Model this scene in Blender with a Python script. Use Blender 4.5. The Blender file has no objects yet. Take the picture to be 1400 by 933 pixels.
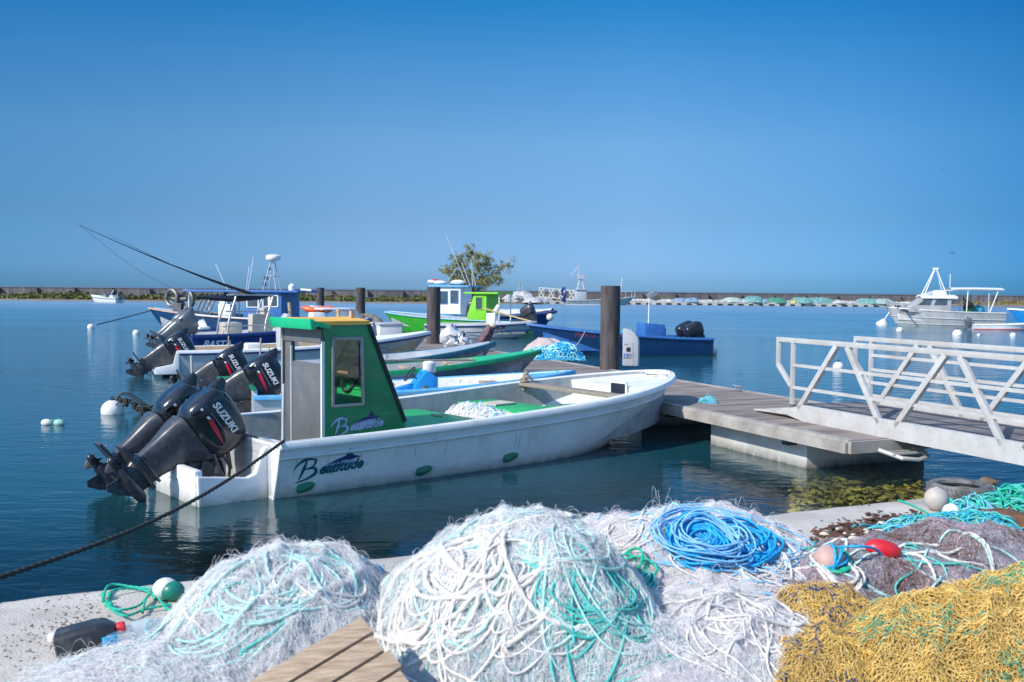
import bpy, bmesh, math, random
import numpy as np
from mathutils import Vector, Matrix
from mathutils.bvhtree import BVHTree
rnd = random.Random(7)
sc = bpy.context.scene
COL = sc.collection
PI = math.pi

# ------------------------------------------------------------------ camera
FPX, CZ = 1361.0, 2.2
ROLL, PITCH = math.radians(0.51), math.atan(69.5/1361.0)
_cp, _sp, _c, _s = math.cos(PITCH), math.sin(PITCH), math.cos(ROLL), math.sin(ROLL)
FW = Vector((0, _cp, -_sp)); UP0 = Vector((0, _sp, _cp)); RT0 = Vector((1, 0, 0))
RT = _c*RT0 + _s*UP0; UP = -_s*RT0 + _c*UP0
def ray(px, py):
    return FW + RT*((px-700)/FPX) + UP*((466.5-py)/FPX)
def at(px, py, z=0.0):            # the world point at height z
    d = ray(px, py); t = (z-CZ)/d.z
    return Vector((d.x*t, d.y*t, z))
def far(px, py, y):               # the world point at distance y
    d = ray(px, py); t = y/d.y
    return Vector((d.x*t, y, CZ+d.z*t))
cam = bpy.data.cameras.new('camera'); camo = bpy.data.objects.new('camera', cam)
COL.objects.link(camo)
M = Matrix((RT, UP, -FW)).transposed().to_4x4(); M.translation = (0, 0, CZ)
camo.matrix_world = M
cam.sensor_width = 36; cam.lens = FPX/1400*36
cam.clip_start = 0.1; cam.clip_end = 60000
cam.dof.use_dof = True; cam.dof.focus_distance = 12.0; cam.dof.aperture_fstop = 5.0
sc.camera = camo
sc.view_settings.view_transform = 'Standard'; sc.view_settings.look = 'None'
sc.view_settings.exposure = 0; sc.view_settings.gamma = 1
sc.render.engine = 'CYCLES'
sc.cycles.max_bounces = 8; sc.cycles.transparent_max_bounces = 12
sc.cycles.use_denoising = True
sc.cycles.sample_clamp_indirect = 6

# ------------------------------------------------------------------ light
SUN_EL = math.radians(37)
TOSUN = Vector((-0.80, -0.60, 0)).normalized()*math.cos(SUN_EL) + Vector((0, 0, math.sin(SUN_EL)))
sl = bpy.data.lights.new('sun', 'SUN'); sl.energy = 5.0; sl.angle = math.radians(0.5); sl.color = (1, .925, .82)
so = bpy.data.objects.new('sun', sl); COL.objects.link(so)
so.rotation_euler = TOSUN.to_track_quat('Z', 'Y').to_euler(); so.location = (-20, -8, 30)
w = bpy.data.worlds.new('World'); sc.world = w; w.use_nodes = True
nt = w.node_tree; nt.nodes.clear()
def nd(nt, t, **k):
    n = nt.nodes.new(t)
    for a, b in k.items():
        if a.startswith('i_'): n.inputs[a[2:].replace('_', ' ')].default_value = b
        else: setattr(n, a, b)
    return n
out = nd(nt, 'ShaderNodeOutputWorld'); bg = nd(nt, 'ShaderNodeBackground'); sky = nd(nt, 'ShaderNodeTexSky', sky_type='NISHITA')
sky.sun_disc = False; sky.sun_elevation = SUN_EL; sky.sun_rotation = math.atan2(TOSUN.x, TOSUN.y)
sky.altitude = 0; sky.air_density = 1.0; sky.dust_density = 0.3; sky.ozone_density = 3.0
tc = nd(nt, 'ShaderNodeTexCoord'); sx = nd(nt, 'ShaderNodeSeparateXYZ'); nt.links.new(tc.outputs['Generated'], sx.inputs[0])
rp = nd(nt, 'ShaderNodeValToRGB')
nt.links.new(sx.outputs['Z'], rp.inputs[0])
SKYRAMP = [(0.0, (.294, .621, 1.0*1.29)), (.009, (.311, .626, 1.349)), (.02, (.357, .66, 1.39)), (.071, (.421, .65, 1.0*1.06)), (.142, (.526, .82, 1.112)), (.213, (.355, .83, 1.155)), (.277, (.12, .76, 1.165)), (.36, (.45, 1.2, 1.6)), (.5, (2.5, 2.8, 2.9)), (1.0, (3.0, 3.1, 3.1))]
SKYRAMP = [(p, tuple(v/1.4 for v in c)) for p, c in SKYRAMP]
#SKYRAMP_END
e = rp.color_ramp.elements
while len(e) < len(SKYRAMP): e.new(0.5)
for i, (p, c) in enumerate(SKYRAMP):
    e[i].position = p; e[i].color = (*c, 1)
mx = nd(nt, 'ShaderNodeMix', data_type='RGBA', blend_type='MULTIPLY'); mx.inputs['Factor'].default_value = 1
nt.links.new(sky.outputs[0], mx.inputs['A']); nt.links.new(rp.outputs[0], mx.inputs['B'])
mrx = nd(nt, 'ShaderNodeMapRange'); mrx.inputs[1].default_value = -1; mrx.inputs[2].default_value = 1; nt.links.new(sx.outputs['X'], mrx.inputs[0])
rp2 = nd(nt, 'ShaderNodeValToRGB'); nt.links.new(mrx.outputs[0], rp2.inputs[0])
AZ = [((x+1)/2, c) for x, c in ((-1, (1, 1, 1)), (-.75, (.9, .95, 1)), (-.5, (.55, .8, .9)), (-.456, (.6, .82, .9)), (-.14, (1, 1, 1)), (.12, (1, 1, 1)), (.31, (.62, .81, .87)), (.47, (.25, .55, .68)), (.62, (.5, .78, .86)), (.85, (1, 1, 1)), (1, (1, 1, 1)))]   # the sky deepens to the side, as through a polariser
e = rp2.color_ramp.elements
while len(e) < len(AZ): e.new(0.5)
for i, (p, c) in enumerate(AZ): e[i].position = p; e[i].color = (*c, 1)
mx2 = nd(nt, 'ShaderNodeMix', data_type='RGBA', blend_type='MULTIPLY'); mx2.inputs['Factor'].default_value = 1
nt.links.new(mx.outputs['Result'], mx2.inputs['A']); nt.links.new(rp2.outputs[0], mx2.inputs['B'])
nt.links.new(mx2.outputs['Result'], bg.inputs[0]); bg.inputs[1].default_value = 0.15
nt.links.new(bg.outputs[0], out.inputs[0])

# ------------------------------------------------------------------ materials
MATS = {}
def sc3(c, k): return (min(1, c[0]*k), min(1, c[1]*k), min(1, c[2]*k), 1)
def mat(name, col, rough=.5, metal=0., var=.12, scale=5., bump=0., bscale=60., dirt=None, damt=.5, dscale=2.5, stain=None, alpha=None, stretch=None, mrot=0., spec=.5, emit=None, coat=0., c2=None):
    if name in MATS: return MATS[name]
    m = bpy.data.materials.new(name); m.use_nodes = True; t = m.node_tree; N = t.nodes; L = t.links
    b = N['Principled BSDF']; tcn = N.new('ShaderNodeTexCoord'); src = tcn.outputs['Object']
    if stretch:
        mp = N.new('ShaderNodeMapping'); mp.vector_type = 'POINT'; mp.inputs['Scale'].default_value = stretch; pre = N.new('ShaderNodeMapping'); pre.inputs['Rotation'].default_value = (0, 0, mrot); L.new(src, pre.inputs[0]); src = pre.outputs[0]; L.new(src, mp.inputs[0]); src = mp.outputs[0]
    def noise(s, d=6, r=.6):
        n = N.new('ShaderNodeTexNoise'); n.inputs['Scale'].default_value = s; n.inputs['Detail'].default_value = d; n.inputs['Roughness'].default_value = r
        L.new(src, n.inputs['Vector']); return n.outputs['Fac']
    def rng(f, a, bb, c=0., d=1.):
        n = N.new('ShaderNodeMapRange'); n.inputs[1].default_value = a; n.inputs[2].default_value = bb; n.inputs[3].default_value = c; n.inputs[4].default_value = d
        L.new(f, n.inputs[0]); return n.outputs[0]
    def mixc(f, a, bb):
        n = N.new('ShaderNodeMix'); n.data_type = 'RGBA'; L.new(f, n.inputs['Factor'])
        for s_, v in (('A', a), ('B', bb)):
            if hasattr(v, 'is_output') or isinstance(v, bpy.types.NodeSocket): L.new(v, n.inputs[s_])
            else: n.inputs[s_].default_value = v if len(v) == 4 else (*v, 1)
        return n.outputs['Result']
    f = noise(scale)
    ca, cb = (sc3(col, 1-var), sc3(col, 1+var)) if c2 is None else ((*col, 1), (*c2, 1))
    c = mixc(rng(f, .35, .65), ca, cb)
    if dirt:
        c = mixc(rng(noise(dscale, 8, .72), .62-.3*damt, .78-.2*damt, 0, min(1, .35+damt*.6)), c, (*dirt, 1))
    if stain:      # (z0, z1, colour): grime just above the waterline
        g = N.new('ShaderNodeSeparateXYZ'); L.new(tcn.outputs['Object'], g.inputs[0])
        a = rng(g.outputs['Z'], stain[0], stain[1], 1, 0); mm = N.new('ShaderNodeMath'); mm.operation = 'MULTIPLY'
        L.new(a, mm.inputs[0]); L.new(rng(noise(7, 5, .7), .3, .6, .35, .95), mm.inputs[1])
        c = mixc(mm.outputs[0], c, (*stain[2], 1))
    L.new(c, b.inputs['Base Color'])
    L.new(rng(noise(scale*2.3), .3, .7, max(.02, rough-.1), min(1, rough+.12)), b.inputs['Roughness'])
    b.inputs['Metallic'].default_value = metal
    b.inputs['Specular IOR Level'].default_value = spec
    b.inputs['Coat Weight'].default_value = coat
    if alpha is not None: b.inputs['Alpha'].default_value = alpha
    if bump:
        bn = N.new('ShaderNodeBump'); bn.inputs['Strength'].default_value = bump; bn.inputs['Distance'].default_value = .02
        L.new(noise(bscale, 5), bn.inputs['Height']); L.new(bn.outputs[0], b.inputs['Normal'])
    MATS[name] = m
    return m
GR = (.10, .09, .06)
white_hull = mat('white_gelcoat', (.74, .75, .76), .3, var=.05, scale=2, dirt=(.50, .48, .43), damt=.36, dscale=3, stain=(-.02, .15, (.30, .29, .22)), coat=.2)
white_in = mat('white_interior_gelcoat', (.78, .77, .74), .4, var=.05, dirt=(.45, .42, .36), damt=.28, dscale=4)
grey_in = mat('grey_interior_paint', (.33, .35, .37), .6, var=.1, dirt=(.20, .19, .17), damt=.5, dscale=4)
green_p = mat('dark_green_paint', (.004, .22, .085), .38, var=.18, scale=3, dirt=(.02, .09, .05), damt=.3, coat=.2)
green_b = mat('bright_green_paint', (.02, .42, .12), .45, var=.15, dirt=(.12, .2, .1), damt=.4, dscale=5)
green_l = mat('green_roof_lip_paint', (.01, .47, .2), .4, var=.08)
yellow_p = mat('faded_yellow_roof_paint', (.86, .45, .075), .6, var=.12, scale=3, dirt=(.45, .3, .14), damt=.35)
grey_p = mat('grey_cabin_paint', (.125, .13, .135), .5, var=.08, dirt=(.22, .22, .22), damt=.35, dscale=3)
alu = mat('aluminium', (.55, .55, .54), .38, .75, var=.1, dirt=(.35, .33, .3), damt=.4)
alu_d = mat('dull_aluminium_paint', (.56, .55, .53), .5, .15, var=.12, scale=8, dirt=(.33, .25, .16), damt=.46, dscale=4)
steel = mat('stainless_steel', (.6, .6, .6), .25, .9, var=.08)
black_m = mat('black_motor_gelcoat', (.012, .013, .017), .2, var=.25, scale=6, coat=.45, dirt=(.05, .05, .055), damt=.3, dscale=5)
black_leg = mat('black_motor_leg_paint', (.040, .043, .052), .33, var=.25, dirt=(.13, .13, .13), damt=.45, dscale=9, coat=.2)
silver_m = mat('silver_motor_paint', (.17, .18, .19), .32, .35, var=.15, dirt=(.08, .08, .08), damt=.4)
black_r = mat('black_rubber', (.02, .02, .022), .7, var=.3)
navy = mat('navy_blue_paint', (.012, .035, .17), .35, var=.15, dirt=(.03, .06, .16), damt=.35, stain=(-.02, .1, GR), coat=.1)
blue_h = mat('royal_blue_paint', (.005, .045, .135), .42, var=.15, dirt=(.014, .065, .135), damt=.45, dscale=2, stain=(-.02, .12, (.03, .07, .1)))
blue_c = mat('cabin_blue_paint', (.035, .15, .42), .45, var=.12, dirt=(.09, .19, .38), damt=.35)
blue_l = mat('light_blue_paint', (.11, .42, .70), .45, var=.12, dirt=(.4, .5, .55), damt=.35, dscale=6)
blue_s = mat('bright_blue_console_paint', (.015, .26, .66), .4, var=.1, dirt=(.1, .25, .4), damt=.3)
teal_p = mat('dark_teal_paint', (.02, .12, .18), .45, var=.15, dirt=(.1, .2, .22), damt=.4)
grey_hull = mat('grey_hull_paint', (.23, .25, .27), .5, var=.12, dirt=(.14, .14, .13), damt=.45, dscale=3, stain=(-.02, .1, GR))
pale_hull = mat('pale_grey_hull_paint', (.48, .50, .52), .45, var=.1, dirt=(.3, .3, .28), damt=.4, stain=(-.02, .1, GR))
alu_hull = mat('bare_aluminium_hull', (.47, .465, .45), .5, .3, var=.14, scale=2, dirt=(.30, .29, .27), damt=.5, dscale=1.2, stretch=(1, 1, .4))
lime = mat('lime_green_paint', (.20, .60, .03), .45, var=.1, dirt=(.2, .4, .1), damt=.25)
green_h = mat('leaf_green_hull_paint', (.035, .36, .02), .4, var=.15, dirt=(.04, .2, .03), damt=.4, stain=(-.02, .12, GR))
white_p = mat('white_paint', (.8, .8, .79), .45, var=.05, dirt=(.55, .52, .46), damt=.25)
tan_in = mat('tan_deck_paint', (.5, .38, .24), .65, var=.15, dirt=(.3, .24, .17), damt=.4)
orange_p = mat('orange_plastic', (.80, .13, .03), .45, var=.1)
red_p = mat('red_plastic', (.62, .02, .03), .4, var=.1)
wood = mat('weathered_wood', (.30, .25, .20), .8, var=.3, scale=4, stretch=(1, 14, 14), bump=.4, bscale=10, dirt=(.16, .14, .12), damt=.4)
wood_x = mat('weathered_crate_wood', (.34, .235, .15), .8, scale=3.5, stretch=(1.2, 22, 22), bump=.5, bscale=12, dirt=(.10, .07, .05), damt=.3, dscale=3, c2=(.56, .42, .29))
deckwood = mat('grey_deck_planks', (.145, .115, .10), .8, scale=1, stretch=(.7, 7.2, 1), mrot=-.4, bump=.3, bscale=14, dirt=(.10, .08, .07), damt=.45, dscale=.6, c2=(.37, .305, .265))
deckwood2 = mat('dark_gangway_planks', (.09, .08, .08), .75, scale=1, stretch=(.7, 8, 1), mrot=-.38, bump=.3, bscale=14, c2=(.25, .22, .215), dirt=(.09, .07, .06), damt=.3)
rust = mat('rusty_steel', (.04, .035, .035), .75, var=.3, scale=9, stretch=(1, 1, .16), bump=.4, bscale=25, dirt=(.17, .07, .035), damt=.4, dscale=4, c2=(.10, .085, .085))
concrete = mat('quay_concrete', (.48, .43, .37), .9, scale=2.5, bump=.5, bscale=70, c2=(.66, .595, .52), dirt=(.27, .23, .19), damt=.42, dscale=1.3)
floatc = mat('float_concrete', (.50, .51, .50), .8, var=.1, scale=3, dirt=(.34, .33, .29), damt=.4, stain=(-.02, .12, (.08, .07, .035)))
wallc = mat('sea_wall_concrete', (.10, .092, .10), .9, scale=1.3, stretch=(1, 1, .03), c2=(.19, .175, .18), dirt=(.06, .06, .07), damt=.5, dscale=.25)
buoy_w = mat('white_buoy_plastic', (.72, .71, .67), .5, var=.08, dirt=(.4, .36, .28), damt=.35, dscale=6, stain=(-.06, .02, (.12, .10, .05)))
buoy_y = mat('yellowed_buoy_plastic', (.62, .52, .34), .5, var=.15, dirt=(.3, .24, .14), damt=.4, dscale=6)
rope_dk = mat('dark_wet_rope', (.045, .038, .032), .8, var=.3, scale=40)
rope_w = mat('white_net_rope', (.68, .65, .61), .8, var=.14, scale=30, dirt=(.44, .38, .34), damt=.5, dscale=8)
rope_t = mat('turquoise_rope', (.05, .44, .39), .75, var=.25, scale=30, dirt=(.32, .55, .51), damt=.5, dscale=6)
rope_a = mat('pale_aqua_rope', (.36, .60, .57), .75, var=.15, scale=30, dirt=(.60, .66, .63), damt=.55, dscale=7)
rope_b = mat('azure_rope', (.008, .36, .72), .65, var=.25, scale=30, dirt=(.12, .50, .80), damt=.4, dscale=9)
rope_lb = mat('pale_blue_rope', (.22, .52, .80), .7, var=.15, scale=30)
rope_g = mat('sea_green_rope', (.01, .42, .27), .65, var=.2, scale=30)
fib_w = mat('white_monofilament', (.90, .88, .87), .55, var=.1, scale=20)
fib_v = mat('mauve_monofilament', (.72, .63, .68), .6, var=.15, scale=20)
fib_a = mat('aqua_monofilament', (.50, .78, .78), .6, var=.15, scale=20)
fib_g = mat('grey_monofilament', (.36, .37, .44), .6, var=.2, scale=20)
fib_y = mat('ochre_twine', (.78, .49, .11), .75, var=.3, scale=14)
fib_y2 = mat('pale_ochre_twine', (.82, .58, .20), .75, var=.2, scale=14)
base_w = mat('bundled_white_netting', (.60, .575, .57), .9, scale=40, c2=(.88, .86, .84), bump=1., bscale=120, dirt=(.40, .52, .56), damt=.4, dscale=5)
base_a = mat('bundled_aqua_netting', (.50, .55, .58), .9, scale=40, c2=(.80, .81, .84), bump=1., bscale=120, dirt=(.27, .47, .49), damt=.45, dscale=5)
base_g = mat('bundled_grey_netting', (.11, .115, .14), .9, scale=28, c2=(.34, .335, .37), bump=1., bscale=90)
base_y = mat('bundled_ochre_netting', (.17, .11, .045), .95, scale=30, c2=(.42, .27, .07), bump=1., bscale=80, dirt=(.10, .13, .09), damt=.35, dscale=4)
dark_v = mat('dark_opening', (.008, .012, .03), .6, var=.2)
def glass(name, col=(.06, .09, .11), rough=.06):
    return mat(name, col, rough, var=.3, scale=1.5, spec=.8)
pane_m = glass('tinted_window_glass')
pane_l = mat('greenish_window_glass', (.16, .20, .19), .08, var=.3, scale=1.5, spec=.8)
dec_teal = mat('teal_lettering', (.0, .10, .13), .4, var=.2, scale=9)
dec_navy = mat('navy_lettering', (.012, .03, .13), .4, var=.2, scale=9)
dec_sil = mat('silver_blue_lettering', (.35, .48, .66), .4, var=.25, scale=9)
dec_lil = mat('pale_lilac_marking', (.30, .36, .56), .4, var=.2, scale=9)
dec_w = mat('white_lettering', (.75, .75, .76), .4, var=.05)
dec_red = mat('red_flash_marking', (.6, .015, .04), .35, var=.1)
dec_blk = mat('black_lettering', (.02, .02, .025), .5, var=.2)
dec_blue = mat('blue_sign_marking', (.02, .10, .42), .5, var=.2)
# ------------------------------------------------------------------ geometry helpers
class MB:
    def __init__(s): s.v = []; s.f = []
    def add(s, v, f):
        o = len(s.v); s.v += [tuple(x) for x in v]; s.f += [tuple(i+o for i in q) for q in f]; return s
    def box(s, c, d, rot=None, taper=1.0):
        c = Vector(c); hx, hy, hz = d[0]/2, d[1]/2, d[2]/2
        vs = [Vector((sx*hx*(taper if sz > 0 else 1), sy*hy*(taper if sz > 0 else 1), sz*hz)) for sz in (-1, 1) for sy in (-1, 1) for sx in (-1, 1)]
        if rot is not None: vs = [rot @ v for v in vs]
        return s.add([v+c for v in vs], [(0, 2, 3, 1), (4, 5, 7, 6), (0, 1, 5, 4), (2, 6, 7, 3), (0, 4, 6, 2), (1, 3, 7, 5)])
    def bar(s, a, b, w, h, upv=(0, 0, 1)):
        a = Vector(a); b = Vector(b); d = (b-a); x = d.normalized(); u = Vector(upv)
        if abs(x.dot(u)) > .98: u = Vector((0, 1, 0))
        y = u.cross(x).normalized(); z = x.cross(y)
        R = Matrix((x, y, z)).transposed()
        return s.box((a+b)/2, (d.length, w, h), R)
    def prism(s, poly, y0, y1, axis='y'):          # a polygon in (x, z) given a thickness along y
        n = len(poly)
        f = (lambda p, y: (p[0], y, p[1])) if axis == 'y' else ((lambda p, y: (y, p[0], p[1])) if axis == 'x' else (lambda p, y: (p[0], p[1], y)))
        vs = [f(p, y0) for p in poly]+[f(p, y1) for p in poly]
        return s.add(vs, [tuple(range(n-1, -1, -1)), tuple(range(n, 2*n))]+[(i, (i+1) % n, n+(i+1) % n, n+i) for i in range(n)])
    def tube(s, pts, r, n=8, cap=True, closed=False):
        pts = [Vector(p) for p in pts]; m = len(pts); rr = r if isinstance(r, (list, tuple)) else [r]*m
        vs = []; nrm = None
        for i, p in enumerate(pts):
            if closed: t = pts[(i+1) % m]-pts[i-1]
            else: t = pts[min(i+1, m-1)]-pts[max(i-1, 0)]
            t.normalize()
            if nrm is None:
                a = Vector((0, 0, 1)) if abs(t.z) < .9 else Vector((1, 0, 0)); nrm = t.cross(a).normalized()
            else:
                nrm = (nrm-t*nrm.dot(t))
                nrm = nrm.normalized() if nrm.length > 1e-6 else t.orthogonal().normalized()
            b = t.cross(nrm)
            for k in range(n):
                q = 2*PI*k/n; vs.append(p+(nrm*math.cos(q)+b*math.sin(q))*rr[i])
        fs = []
        for i in range(m if closed else m-1):
            j = (i+1) % m
            for k in range(n): fs.append((i*n+k, i*n+(k+1) % n, j*n+(k+1) % n, j*n+k))
        if cap and not closed: fs += [tuple(range(n-1, -1, -1)), tuple((m-1)*n+k for k in range(n))]
        return s.add(vs, fs)
    def loft(s, rings, cap=True, closed=True):
        n = len(rings[0]); vs = [v for r in rings for v in r]; fs = []
        for i in range(len(rings)-1):
            for k in range(n if closed else n-1):
                fs.append((i*n+k, i*n+(k+1) % n, (i+1)*n+(k+1) % n, (i+1)*n+k))
        if cap and closed: fs += [tuple(range(n-1, -1, -1)), tuple((len(rings)-1)*n+k for k in range(n))]
        return s.add(vs, fs)
    def lathe(s, prof, n=16, c=(0, 0, 0), ax=None):    # profile of (r, z)
        rings = [[Vector((r*math.cos(2*PI*k/n), r*math.sin(2*PI*k/n), z)) for k in range(n)] for r, z in prof]
        R = Matrix.Identity(3) if ax is None else Vector((0, 0, 1)).rotation_difference(Vector(ax)).to_matrix()
        return s.loft([[R @ v+Vector(c) for v in r] for r in rings])
    def ball(s, c, r, n=14, sq=(1, 1, 1), R=None):
        m = n//2+1; rings = []
        for i in range(m+1):
            a = PI*i/m; rr = max(.002, math.sin(a)); ring = []
            for k in range(n):
                v = Vector((rr*math.cos(2*PI*k/n)*r*sq[0], rr*math.sin(2*PI*k/n)*r*sq[1], -math.cos(a)*r*sq[2]))
                if R is not None: v = R @ v
                ring.append(v+Vector(c))
            rings.append(ring)
        return s.loft(rings)
    def torus(s, c, R, r, n=24, m=8, ax=(0, 0, 1), sq=1.):
        q = Vector((0, 0, 1)).rotation_difference(Vector(ax)).to_matrix()
        rings = []
        for i in range(n):
            a = 2*PI*i/n
            rings.append([q @ Vector(((R+r*math.cos(b))*math.cos(a), (R+r*math.cos(b))*math.sin(a)*sq, r*math.sin(b)))+Vector(c) for b in [2*PI*k/m for k in range(m)]])
        rings.append(rings[0])
        return s.loft(rings, cap=False)
    def sheet(s, P):                                    # grid of points P[i][j]
        n = len(P[0]); vs = [v for r in P for v in r]
        return s.add(vs, [(i*n+k, i*n+k+1, (i+1)*n+k+1, (i+1)*n+k) for i in range(len(P)-1) for k in range(n-1)])
    def mesh(s, name, m, smooth=32):
        me = bpy.data.meshes.new(name); me.from_pydata([tuple(v) for v in s.v], [], s.f); me.validate(); me.update()
        if m: me.materials.append(m)
        if smooth:
            me.polygons.foreach_set('use_smooth', [True]*len(me.polygons)); me.set_sharp_from_angle(angle=math.radians(smooth))
        return me
    def build(s, name, m, parent=None, smooth=32, bevel=0., **k):
        me = s.mesh(name, m, smooth)
        if bevel:
            bm = bmesh.new(); bm.from_mesh(me)
            ed = [e for e in bm.edges if len(e.link_faces) == 2 and e.calc_face_angle(0) > .5]
            bmesh.ops.bevel(bm, geom=ed, offset=bevel, segments=2, affect='EDGES', profile=.6, clamp_overlap=True)
            bm.to_mesh(me); bm.free()
            me.polygons.foreach_set('use_smooth', [True]*len(me.polygons)); me.set_sharp_from_angle(angle=math.radians(40))
        return link(name, me, parent, **k)
    def bvh(s): return BVHTree.FromPolygons([Vector(v) for v in s.v], s.f)
def link(name, me, parent=None, loc=None, rot=None, label=None, kind=None, mw=None):
    o = bpy.data.objects.new(name, me); COL.objects.link(o)
    if parent is not None: o.parent = parent
    if loc is not None: o.location = loc
    if rot is not None: o.rotation_euler = rot
    if mw is not None: o.matrix_local = mw
    if label: o['label'] = label
    if kind: o['kind'] = kind
    return o
def tag(o, label=None, cat=None, group=None, kind=None):
    for k, v in (('label', label), ('category', cat), ('group', group), ('kind', kind)):
        if v: o[k] = v
    return o
def thing(name, label, cat, loc=(0, 0, 0), rz=0., group=None):
    o = bpy.data.objects.new(name, None); COL.objects.link(o); o.location = loc; o.rotation_euler = (0, 0, rz); o.empty_display_size = .2
    return tag(o, label, cat, group)
def npmesh(name, V, Fc, m, parent=None, smooth=True, **k):      # big meshes straight from arrays (quads)
    me = bpy.data.meshes.new(name); nv, nf = len(V), len(Fc); kk = Fc.shape[1]
    me.vertices.add(nv); me.vertices.foreach_set('co', np.asarray(V, np.float32).ravel())
    me.loops.add(nf*kk); me.loops.foreach_set('vertex_index', np.asarray(Fc, np.int32).ravel())
    me.polygons.add(nf); me.polygons.foreach_set('loop_start', np.arange(0, nf*kk, kk, dtype=np.int32))
    me.polygons.foreach_set('use_smooth', np.full(nf, smooth)); me.update(calc_edges=True); me.materials.append(m)
    return link(name, me, parent, **k)
def strands(P, r, sides=3):           # P: (N, K, 3) paths -> verts, quads
    N, K, _ = P.shape
    T = np.gradient(P, axis=1); T /= np.linalg.norm(T, axis=2, keepdims=True)+1e-9
    ref = np.zeros_like(T); ref[..., 2] = 1; ref[np.abs(T[..., 2]) > .9] = (1, 0, 0)
    A = np.cross(T, ref); A /= np.linalg.norm(A, axis=2, keepdims=True)+1e-9; B = np.cross(T, A)
    r = np.asarray(r); r = r.reshape(-1, 1, 1) if r.ndim else r
    V = np.stack([P+r*(A*math.cos(2*PI*k/sides)+B*math.sin(2*PI*k/sides)) for k in range(sides)], 2)   # N K S 3
    idx = np.arange(N*K*sides).reshape(N, K, sides); nx = np.roll(idx, -1, 2)
    Fq = np.stack([idx[:, :-1], nx[:, :-1], nx[:, 1:], idx[:, 1:]], -1).reshape(-1, 4)
    return V.reshape(-1, 3), Fq
def twisted(P, r, pitch=5.5, sides=9, lob=.28):     # laid three-strand rope along a dense path (K, 3)
    d = np.linalg.norm(np.diff(P, axis=0), axis=1); L = np.concatenate([[0], np.cumsum(d)])
    n = max(6, int(L[-1]/(r*1.3))); s = np.linspace(0, L[-1], n)
    Q = np.stack([np.interp(s, L, P[:, i]) for i in range(3)], 1)
    T = np.gradient(Q, axis=0); T /= np.linalg.norm(T, axis=1, keepdims=True)+1e-9
    A = np.cross(T, np.array([.13, .2, 1.])); A /= np.linalg.norm(A, axis=1, keepdims=True)+1e-9; B = np.cross(T, A)
    ph = np.arange(sides)*2*PI/sides
    rr = r*(1+lob*np.cos(3*(ph[None]-s[:, None]*2*PI/(pitch*r*3))))
    V = Q[:, None]+rr[..., None]*(A[:, None]*np.cos(ph)[None, :, None]+B[:, None]*np.sin(ph)[None, :, None])
    idx = np.arange(n*sides).reshape(n, sides); nx = np.roll(idx, -1, 1)
    return V.reshape(-1, 3), np.stack([idx[:-1], nx[:-1], nx[1:], idx[1:]], -1).reshape(-1, 4)
def spline(pts, k=14):
    pts = np.asarray(pts, float); n = len(pts); P = np.vstack([2*pts[0]-pts[1], pts, 2*pts[-1]-pts[-2]]); o = []
    for i in range(n-1):
        a, b, c, d = P[i:i+4]; t = np.linspace(0, 1, k, endpoint=(i == n-2))[:, None]
        o.append(.5*((2*b)+(c-a)*t+(2*a-5*b+4*c-d)*t**2+(3*b-a-3*c+d)*t**3))
    return np.vstack(o)
def merge(parts):
    Vs, Fs, o = [], [], 0
    for V, Fq in parts: Vs.append(V); Fs.append(Fq+o); o += len(V)
    return np.vstack(Vs), np.vstack(Fs)
def rope(name, label, cat, pts, r, m, group=None, k=14):
    V, Fq = twisted(spline(pts, k), r); return tag(npmesh(name, V, Fq, m), label, cat, group)
def text(string, size, shear=0., bold=0., sx=1.):
    c = bpy.data.curves.new('lettering', 'FONT'); c.body = string; c.size = size; c.shear = shear; c.offset = bold; c.align_x = 'CENTER'; c.align_y = 'CENTER'; c.resolution_u = 3
    o = bpy.data.objects.new('lettering', c); COL.objects.link(o); bpy.context.view_layer.update()
    me = bpy.data.meshes.new_from_object(o.evaluated_get(bpy.context.evaluated_depsgraph_get())); bpy.data.objects.remove(o); bpy.data.curves.remove(c)
    for v in me.vertices: v.co.x *= sx
    return me
def decal(me, name, m, parent, to3d, bvh=None, dirv=None, off=.004, split=0):
    """lay a flat mesh (x, y) onto a surface: to3d maps (x, y) to a point in the parent's space; bvh + dirv press it on."""
    if split:
        bm = bmesh.new(); bm.from_mesh(me); bmesh.ops.triangulate(bm, faces=bm.faces)
        bmesh.ops.subdivide_edges(bm, edges=[e for e in bm.edges if e.calc_length() > split], cuts=2, use_grid_fill=True); bm.to_mesh(me); bm.free()
    for v in me.vertices:
        p = Vector(to3d(v.co.x, v.co.y))
        if bvh is not None:
            h = bvh.ray_cast(p-Vector(dirv)*1.5, Vector(dirv), 4)
            if h[0] is not None: p = h[0]-Vector(dirv)*off
        v.co = p
    me.materials.clear(); me.materials.append(m); me.update()
    return link(name, me, parent)
def flat(polys):
    me = bpy.data.meshes.new('marking'); vs = []; fs = []
    for p in polys:
        fs.append(tuple(range(len(vs), len(vs)+len(p)))); vs += [(x, y, 0) for x, y in p]
    me.from_pydata(vs, [], fs); return me
def stroke(pts, w0, w1=None):
    P = spline(pts, 6); n = len(P); w = np.interp(np.linspace(0, 1, n), [0, .5, 1], [w0*.4, w1 or w0, w0*.4])
    T = np.gradient(P, axis=0); T /= np.linalg.norm(T, axis=1, keepdims=True)+1e-9; Nn = np.stack([-T[:, 1], T[:, 0]], 1)
    a, b = P+Nn*w[:, None]/2, P-Nn*w[:, None]/2
    return [[tuple(a[i]), tuple(b[i]), tuple(b[i+1]), tuple(a[i+1])] for i in range(n-1)]

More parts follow.
